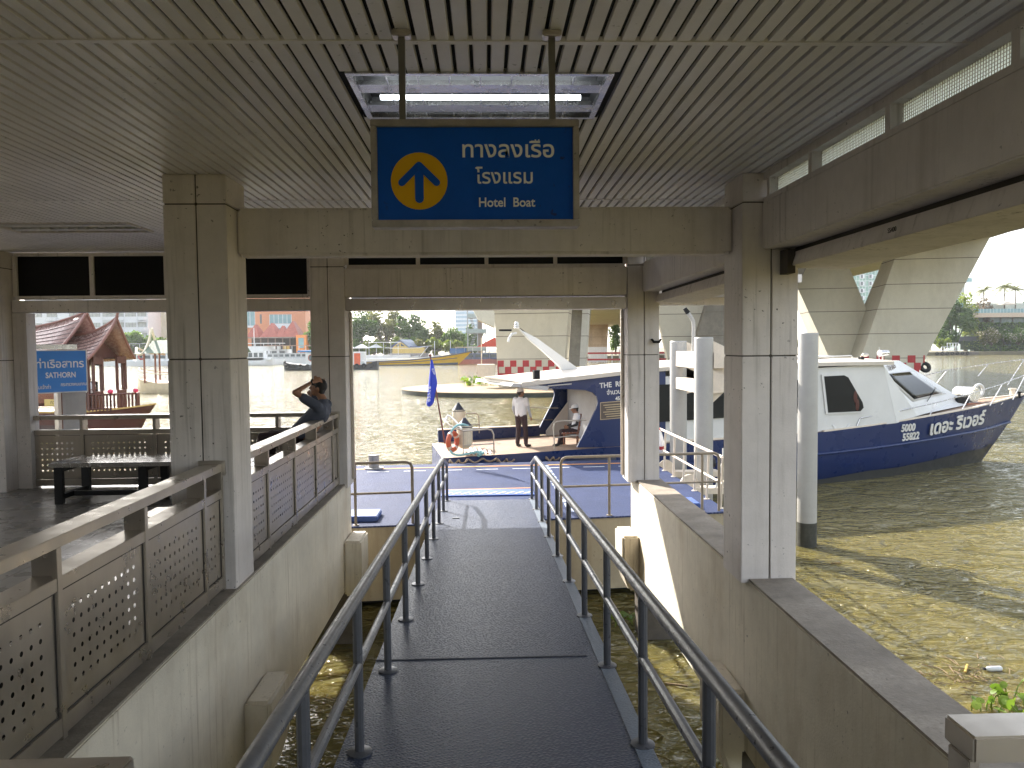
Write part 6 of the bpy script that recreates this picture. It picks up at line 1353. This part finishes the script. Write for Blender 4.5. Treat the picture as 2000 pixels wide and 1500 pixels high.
for (pm__, w_, ty) in ((500, 24, 634), (532, 34, 631), (553, 16, 636), (573, 34, 627)):
    c = atY(pm__, ty, 270); h_ = w_*270/1500/2
    MB().loft([[(c.x-h_, 265, z1+.3), (c.x+h_, 265, z1+.3), (c.x+h_, 276, z1+.3), (c.x-h_, 276, z1+.3)], [(c.x-.1, 269, c.z), (c.x+.1, 269, c.z), (c.x+.1, 272, c.z), (c.x-.1, 272, c.z)]]).build('roof', ROOFR, t)
p, q = atY(579, 689, 263), atY(598, 654, 263); MB().box(p.x, q.x, 262.8, 268, p.z, q.z).build('orange_kiosk', M('kiosk_orange', (.72, .25, .06), .6), t); MB().box(p.x+.8, q.x-.8, 262.7, 262.78, p.z+1.6, q.z-1.0).build('kiosk_window', GB, t)
for k, px in enumerate((552, 560, 541, 515)): p = atY(px, 683, 266); MB().box(p.x, p.x+1.2, 266, 266.3, p.z, p.z+1.4).build('lit_board', M('board_yellow', (.62, .42, .10), .6) if k < 2 else WHITEF, t)
for px in (497, 880, 849): p = atY(px, 690, 258); o = MB().tube([(p.x, 258, -1), (p.x, 258, atY(px, 640 if px < 600 else 666, 258).z)], .11, 6).build('jetty_pole', WHITEF, loc=(p.x, 258, -1)); tag(o, {497: 'pale pole before the red roofed restaurant', 880: 'pale pole in front of the round yellow green shrub', 849: 'short pale pole above the yellow long boat'}[px], 'pole')
# small blue roofed hall
t = thing('pier_hall', 'small yellow hall with a blue gabled roof behind the yellow long boat', 'building', (-29, 256, 1.2)); p, q, s_ = atY(763, 680, 256), atY(781, 665, 256), atY(804, 676, 256); zb_ = atY(780, 692, 256).z
RB = M('roof_navy', (.10, .13, .24), .6); YW = M('wall_yellow', (.62, .46, .16), .7)
ap = atY(781, 664.5, 256); e0, e1 = atY(762.5, 679, 256), atY(799, 679, 256)
MB().box(e0.x+.6, e1.x+5, 256.5, 262, 1.2, e0.z).build('wall', YW, t); MB().prism([(e0.x+.6, 256.5, e0.z), (e1.x-.4, 256.5, e0.z), (ap.x, 256.5, ap.z-.4)], (0, 1, 0)).build('gable', YW, t)
MB().prism([(ap.x-1.6, 256.42, e0.z+.4), (ap.x-.25, 256.42, e0.z+.4), (ap.x-.25, 256.42, ap.z-1.0)], (0, .07, 0)).build('gable_window', GLASSF, t); MB().prism([(ap.x+1.6, 256.42, e0.z+.4), (ap.x+.25, 256.42, e0.z+.4), (ap.x+.25, 256.42, ap.z-1.0)], (0, .07, 0)).build('gable_window', GLASSF, t)
MB().hexa([(e0.x, 256, e0.z-.1), (ap.x, 256, ap.z-.1), (ap.x+1.2, 263, ap.z-.1), (e0.x+1.2, 263, e0.z-.1), (e0.x, 256, e0.z+.25), (ap.x, 256, ap.z+.25), (ap.x+1.2, 263, ap.z+.25), (e0.x+1.2, 263, e0.z+.25)]).build('roof_slope', RB, t)
MB().hexa([(ap.x+.01, 256, ap.z-.1), (e1.x, 256, e1.z-.1), (e1.x+4, 263, e1.z-.1), (ap.x+3, 263, ap.z-.1), (ap.x+.01, 256, ap.z+.26), (e1.x, 256, e1.z+.26), (e1.x+4, 263, e1.z+.26), (ap.x+3, 263, ap.z+.26)]).build('roof_slope', M('roof_slate', (.22, .26, .33), .5), t)
MB().box(e1.x, e1.x+6, 256.5, 262, e0.z+.01, e0.z+.4).build('annex_roof', RB, t)
# stair tower by the bridge
t = thing('stair_tower', 'grey open stair tower beside the left bridge pier', 'stair tower', (-3.5, 250, 1.2)); TG = M('tower_grey', (.34, .36, .37), .7, var=.1)
for px in (914, 933, 948): 
    for Y in (250, 253): p = atY(px, 690, Y); MB().box(p.x-.2, p.x+.2, Y-.2, Y+.2, 0, 20).build('post', TG, t)
for py in (650, 620, 684): p, q = atY(913, py, 250), atY(950, py, 250); MB().box(p.x, q.x, 249.5, 253.5, p.z-.25, p.z).build('landing', TG, t); MB().box(p.x, q.x, 249.3, 249.4, p.z+.01, p.z+1.2).build('balustrade', M('tower_rail', (.30, .36, .36), .5), t)
for (a, c) in (((918, 684), (929, 650)), ((929, 650), (919, 620))):
    p, q = atY(*a, 250.8), atY(*c, 250.8); b = MB()
    for k in range(10): f = k/10; x = p.x+(q.x-p.x)*f; z = p.z+(q.z-p.z)*f; b.box(x-.5, x+.5, 250.5, 252.5, z, z+.22)
    b.build('stair_flight', TG, t)
p, q = atY(933, 690, 252), atY(942, 640, 252); MB().box(p.x, q.x, 251, 255, 0, 22).build('shaft', M('tower_brown', (.24, .19, .16), .8), t)
p, q = atY(934, 625, 200), atY(966, 590, 200); o = MB().prism([(p.x, 200, p.z), (q.x, 200, p.z-2), (q.x, 200, p.z+6), (p.x-3, 200, p.z+6)], (0, 10, 0)).build('ramp_viaduct', BCON, loc=(q.x, 200, p.z)); tag(o, 'pale viaduct end above the stair tower', 'viaduct')
# distant towers
def tower(label, px0, px1, Y, topy, mat, rows, cols, wmat, name='office_tower'):
    p, q = atY(px0, 690, Y), atY(px1, topy, Y); t = thing(name, label, 'building', ((p.x+q.x)/2, Y, 1)); MB().box(p.x, q.x, Y, Y+20, 0, q.z).build('wall', mat, t)
    fh = (q.z-2)/rows; cw = (q.x-p.x)/cols; k_ = 0
    for r in range(rows): MB().box(p.x+.2, q.x-.2, Y-.15, Y-.02, 2+r*fh+fh*.3, 2+r*fh+fh*.85).build('window_band', wmat, t)
    return t
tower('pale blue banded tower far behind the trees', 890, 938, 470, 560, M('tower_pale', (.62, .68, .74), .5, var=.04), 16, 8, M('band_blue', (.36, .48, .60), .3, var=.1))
GT = M('green_glass', (.26, .42, .36), .2, var=.3, scale=.25)
p, q = atY(1640, 690, 400), atY(1728, 480, 400); t = thing('green_tower', 'green glass hotel tower behind the right bridge pier', 'building', ((p.x+q.x)/2, 400, 1)); MB().box(p.x, q.x, 400, 425, 0, q.z+6).build('wall', GT, t)
b = MB()
for k in range(22): z = 4+k*2.8; b.box(p.x, q.x, 399.9, 399.98, z, z+.22)
b.build('floor_line', WHITEF, t); b = MB()
for k in range(15): x = p.x+(q.x-p.x)*k/14; b.box(x-.09, x+.09, 399.86, 399.95, 0, q.z+6)
b.build('mullion', WHITEF, t)
for px in (1684, 1701):
    for k in range(9): c = atY(px, 600-k*14, 399.5); f_ = MB().box(c.x-1.2, c.x+1.2, 399.3, 399.8, c.z, c.z+2.2).build('balcony', WHITEF, t); MB().box(c.x-.9, c.x+.2, 399.2, 399.28, c.z+.3, c.z+2.0).build('door', GLASSF, f_)
p, q = atY(1858, 690, 330), atY(1894, 520, 330); t = thing('hotel_wing', 'white hotel corner with balconies at the edge of the bridge leg', 'building', ((p.x+q.x)/2, 330, 1)); MB().box(p.x, q.x-2, 330, 345, 0, q.z+12).build('wall', M('wing_grey', (.40, .42, .42), .6), t)
for k in range(6): c = atY(1890, 553-k*22, 329); MB().box(c.x-4, c.x+1.4, 328, 331, c.z, c.z+.5).build('balcony_slab', WHITEF, t); MB().box(c.x-4, c.x+1.3, 328, 328.1, c.z+.5, c.z+2.2).build('balustrade', GB, t)
# hotel terrace
TT = M('terrace_tan', (.55, .44, .34), .7, var=.05); x0_ = atY(1897, 610, 298).x; x1_ = x0_+60
t = thing('hotel_terrace', 'two level hotel terrace with tan slab and glass balustrade on the right bank', 'terrace', (x0_+20, 300, 1.2))
zs0, zs1 = atY(1950, 619.5, 298).z, atY(1950, 611, 298).z; MB().box(x0_+.5, x1_, 298, 318, zs0, zs1).build('slab', TT, t); MB().box(x0_+3, x1_, 303, 318, 1.2, zs0).build('wall', M('terrace_glass', (.22, .30, .29), .2, var=.35, scale=.35), t)
MB().box(x0_-2.6, x0_+.5, 297.6, 306, zs0+1, zs1+1.8).build('planter_block', TT, t); MB().box(x0_-6.5, x0_-2.7, 299, 304, zs0+2, atY(1885, 592, 299).z).build('lift_house', GB, t)
zb0 = atY(1950, 600, 298).z
for k in range(22): xx = x0_+1+k*1.35; MB().box(xx, xx+1.25, 298.02, 298.08, zs1, zs1+1.6).build('glass_panel', GB, t); MB().box(xx-.09, xx-.01, 298.0, 298.1, zs1, zs1+1.7).build('post', WHITEF, t)
MB().box(x0_+3, x1_, 306, 306.3, zs1, zb0+2.0).build('rear_wall', M('rear_pale', (.46, .50, .45), .6, var=.2, scale=.3), t)
MB().loft([[(x0_+14, 300, zb0+1.2), (x0_+20, 300, zb0+1.2), (x0_+20, 304, zb0+1.2), (x0_+14, 304, zb0+1.2)], [(x0_+16.8, 302, zb0+2.6), (x0_+17.2, 302, zb0+2.6), (x0_+17.2, 302.1, zb0+2.6), (x0_+16.8, 302.1, zb0+2.6)]]).build('parasol_roof', CREAM, t)
for k in range(5): xx = x0_+5+k*5; MB().box(xx, xx+.4, 302.6, 303, 4, zs0).build('column', M('terrace_column', (.2, .2, .19), .7), t)
p, q = atY(1866, 672, 291), atY(1915, 657, 291); o = MB().box(p.x, q.x, 291, 296, p.z, q.z).build('boat_house', M('shed_dark', (.07, .075, .085), .7), loc=(p.x, 293, 1.2)); tag(o, 'dark low pavilion roof under the dense tree', 'pavilion')
def hedge(label, px0, px1, Y, y_top, y_bot, mat, depth, seed, leaf=.22, dens=26):
    p, q = atY(px0, y_bot, Y), atY(px1, y_top, Y); rnd = random.Random(seed); b = MB(); t = thing('clipped_hedge', label, 'hedge', ((p.x+q.x)/2, Y, p.z), 0, 'hedges on the right bank')
    for k in range(int((q.x-p.x)*dens)): quad(b, Vector((rnd.uniform(p.x, q.x), Y+rnd.random()**2*depth, rnd.uniform(p.z, q.z))), leaf*(.6+.8*rnd.random()), rnd)
    b.build('leaves', mat, t, flat=True); MB().box(p.x+.2, q.x-.2, Y+.25, Y+depth, p.z, q.z-.2).build('core', M('hedge_core', (.02, .035, .012), .9), t)
hedge('long low river hedge along the right bank', 1911, 2040, 286, 674, 691, LM[1], 3, 1, .3, 60); hedge('clipped yellow green hedge block beside the white frame', 1884, 1914, 285, 665, 683, LM[2], 3, 2); hedge('green hedge under the hotel terrace slab', 1908, 2040, 297, 629, 655, LM[1], 3, 3, .4, 90)
t = thing('lattice_frame', 'white lattice frame on the small jetty of the right bank', 'frame', tuple(atY(1855, 685, 280))); p, q = atY(1839, 685, 280), atY(1873, 670, 280); b = MB()
for k in range(7): x = p.x+(q.x-p.x)*k/6; b.box(x-.09, x+.09, 280, 280.2, p.z, q.z if k > 1 else (p.z+q.z)/2)
for z in (p.z, (p.z+q.z)/2, q.z): b.box(p.x if z < q.z else p.x+(q.x-p.x)/3, q.x, 280.21, 280.35, z-.09, z+.09)
b.build('lattice', WHITEF, t)
p, q = atY(1818, 694, 276), atY(1912, 687, 276); t = thing('bank_jetty', 'dark jetty edge with hanging tyres on the right bank', 'jetty', ((p.x+q.x)/2, 278, 0)); MB().box(p.x, q.x, 276, 286, -.5, q.z).build('deck', M('jetty_dark', (.14, .125, .11), .8, var=.3, scale=.6), t)
for k in range(7): MB().torus((p.x+2.2+k*1.9, 275.8, .8), .45, .2, Matrix.Rotation(R_(90), 3, 'X'), 12, 6).build('tyre_fender', RUBBER, t)
# ================================================================== haze
hz_ = MB().box(-420, 420, -60, 620, -1.2, 52).build('haze', None, flat=True); tag(hz_, 'thin pale river haze', kind='stuff')
hm_ = bpy.data.materials.new('haze_air'); hm_.use_nodes = True; hn = hm_.node_tree; hn.nodes.remove(hn.nodes['Principled BSDF'])
pv_ = hn.nodes.new('ShaderNodeVolumePrincipled'); pv_.inputs['Color'].default_value = (.88, .92, .95, 1); pv_.inputs['Density'].default_value = .00016; pv_.inputs['Anisotropy'].default_value = .3
hn.links.new(pv_.outputs[0], hn.nodes['Material Output'].inputs['Volume']); hz_.data.materials.append(hm_)
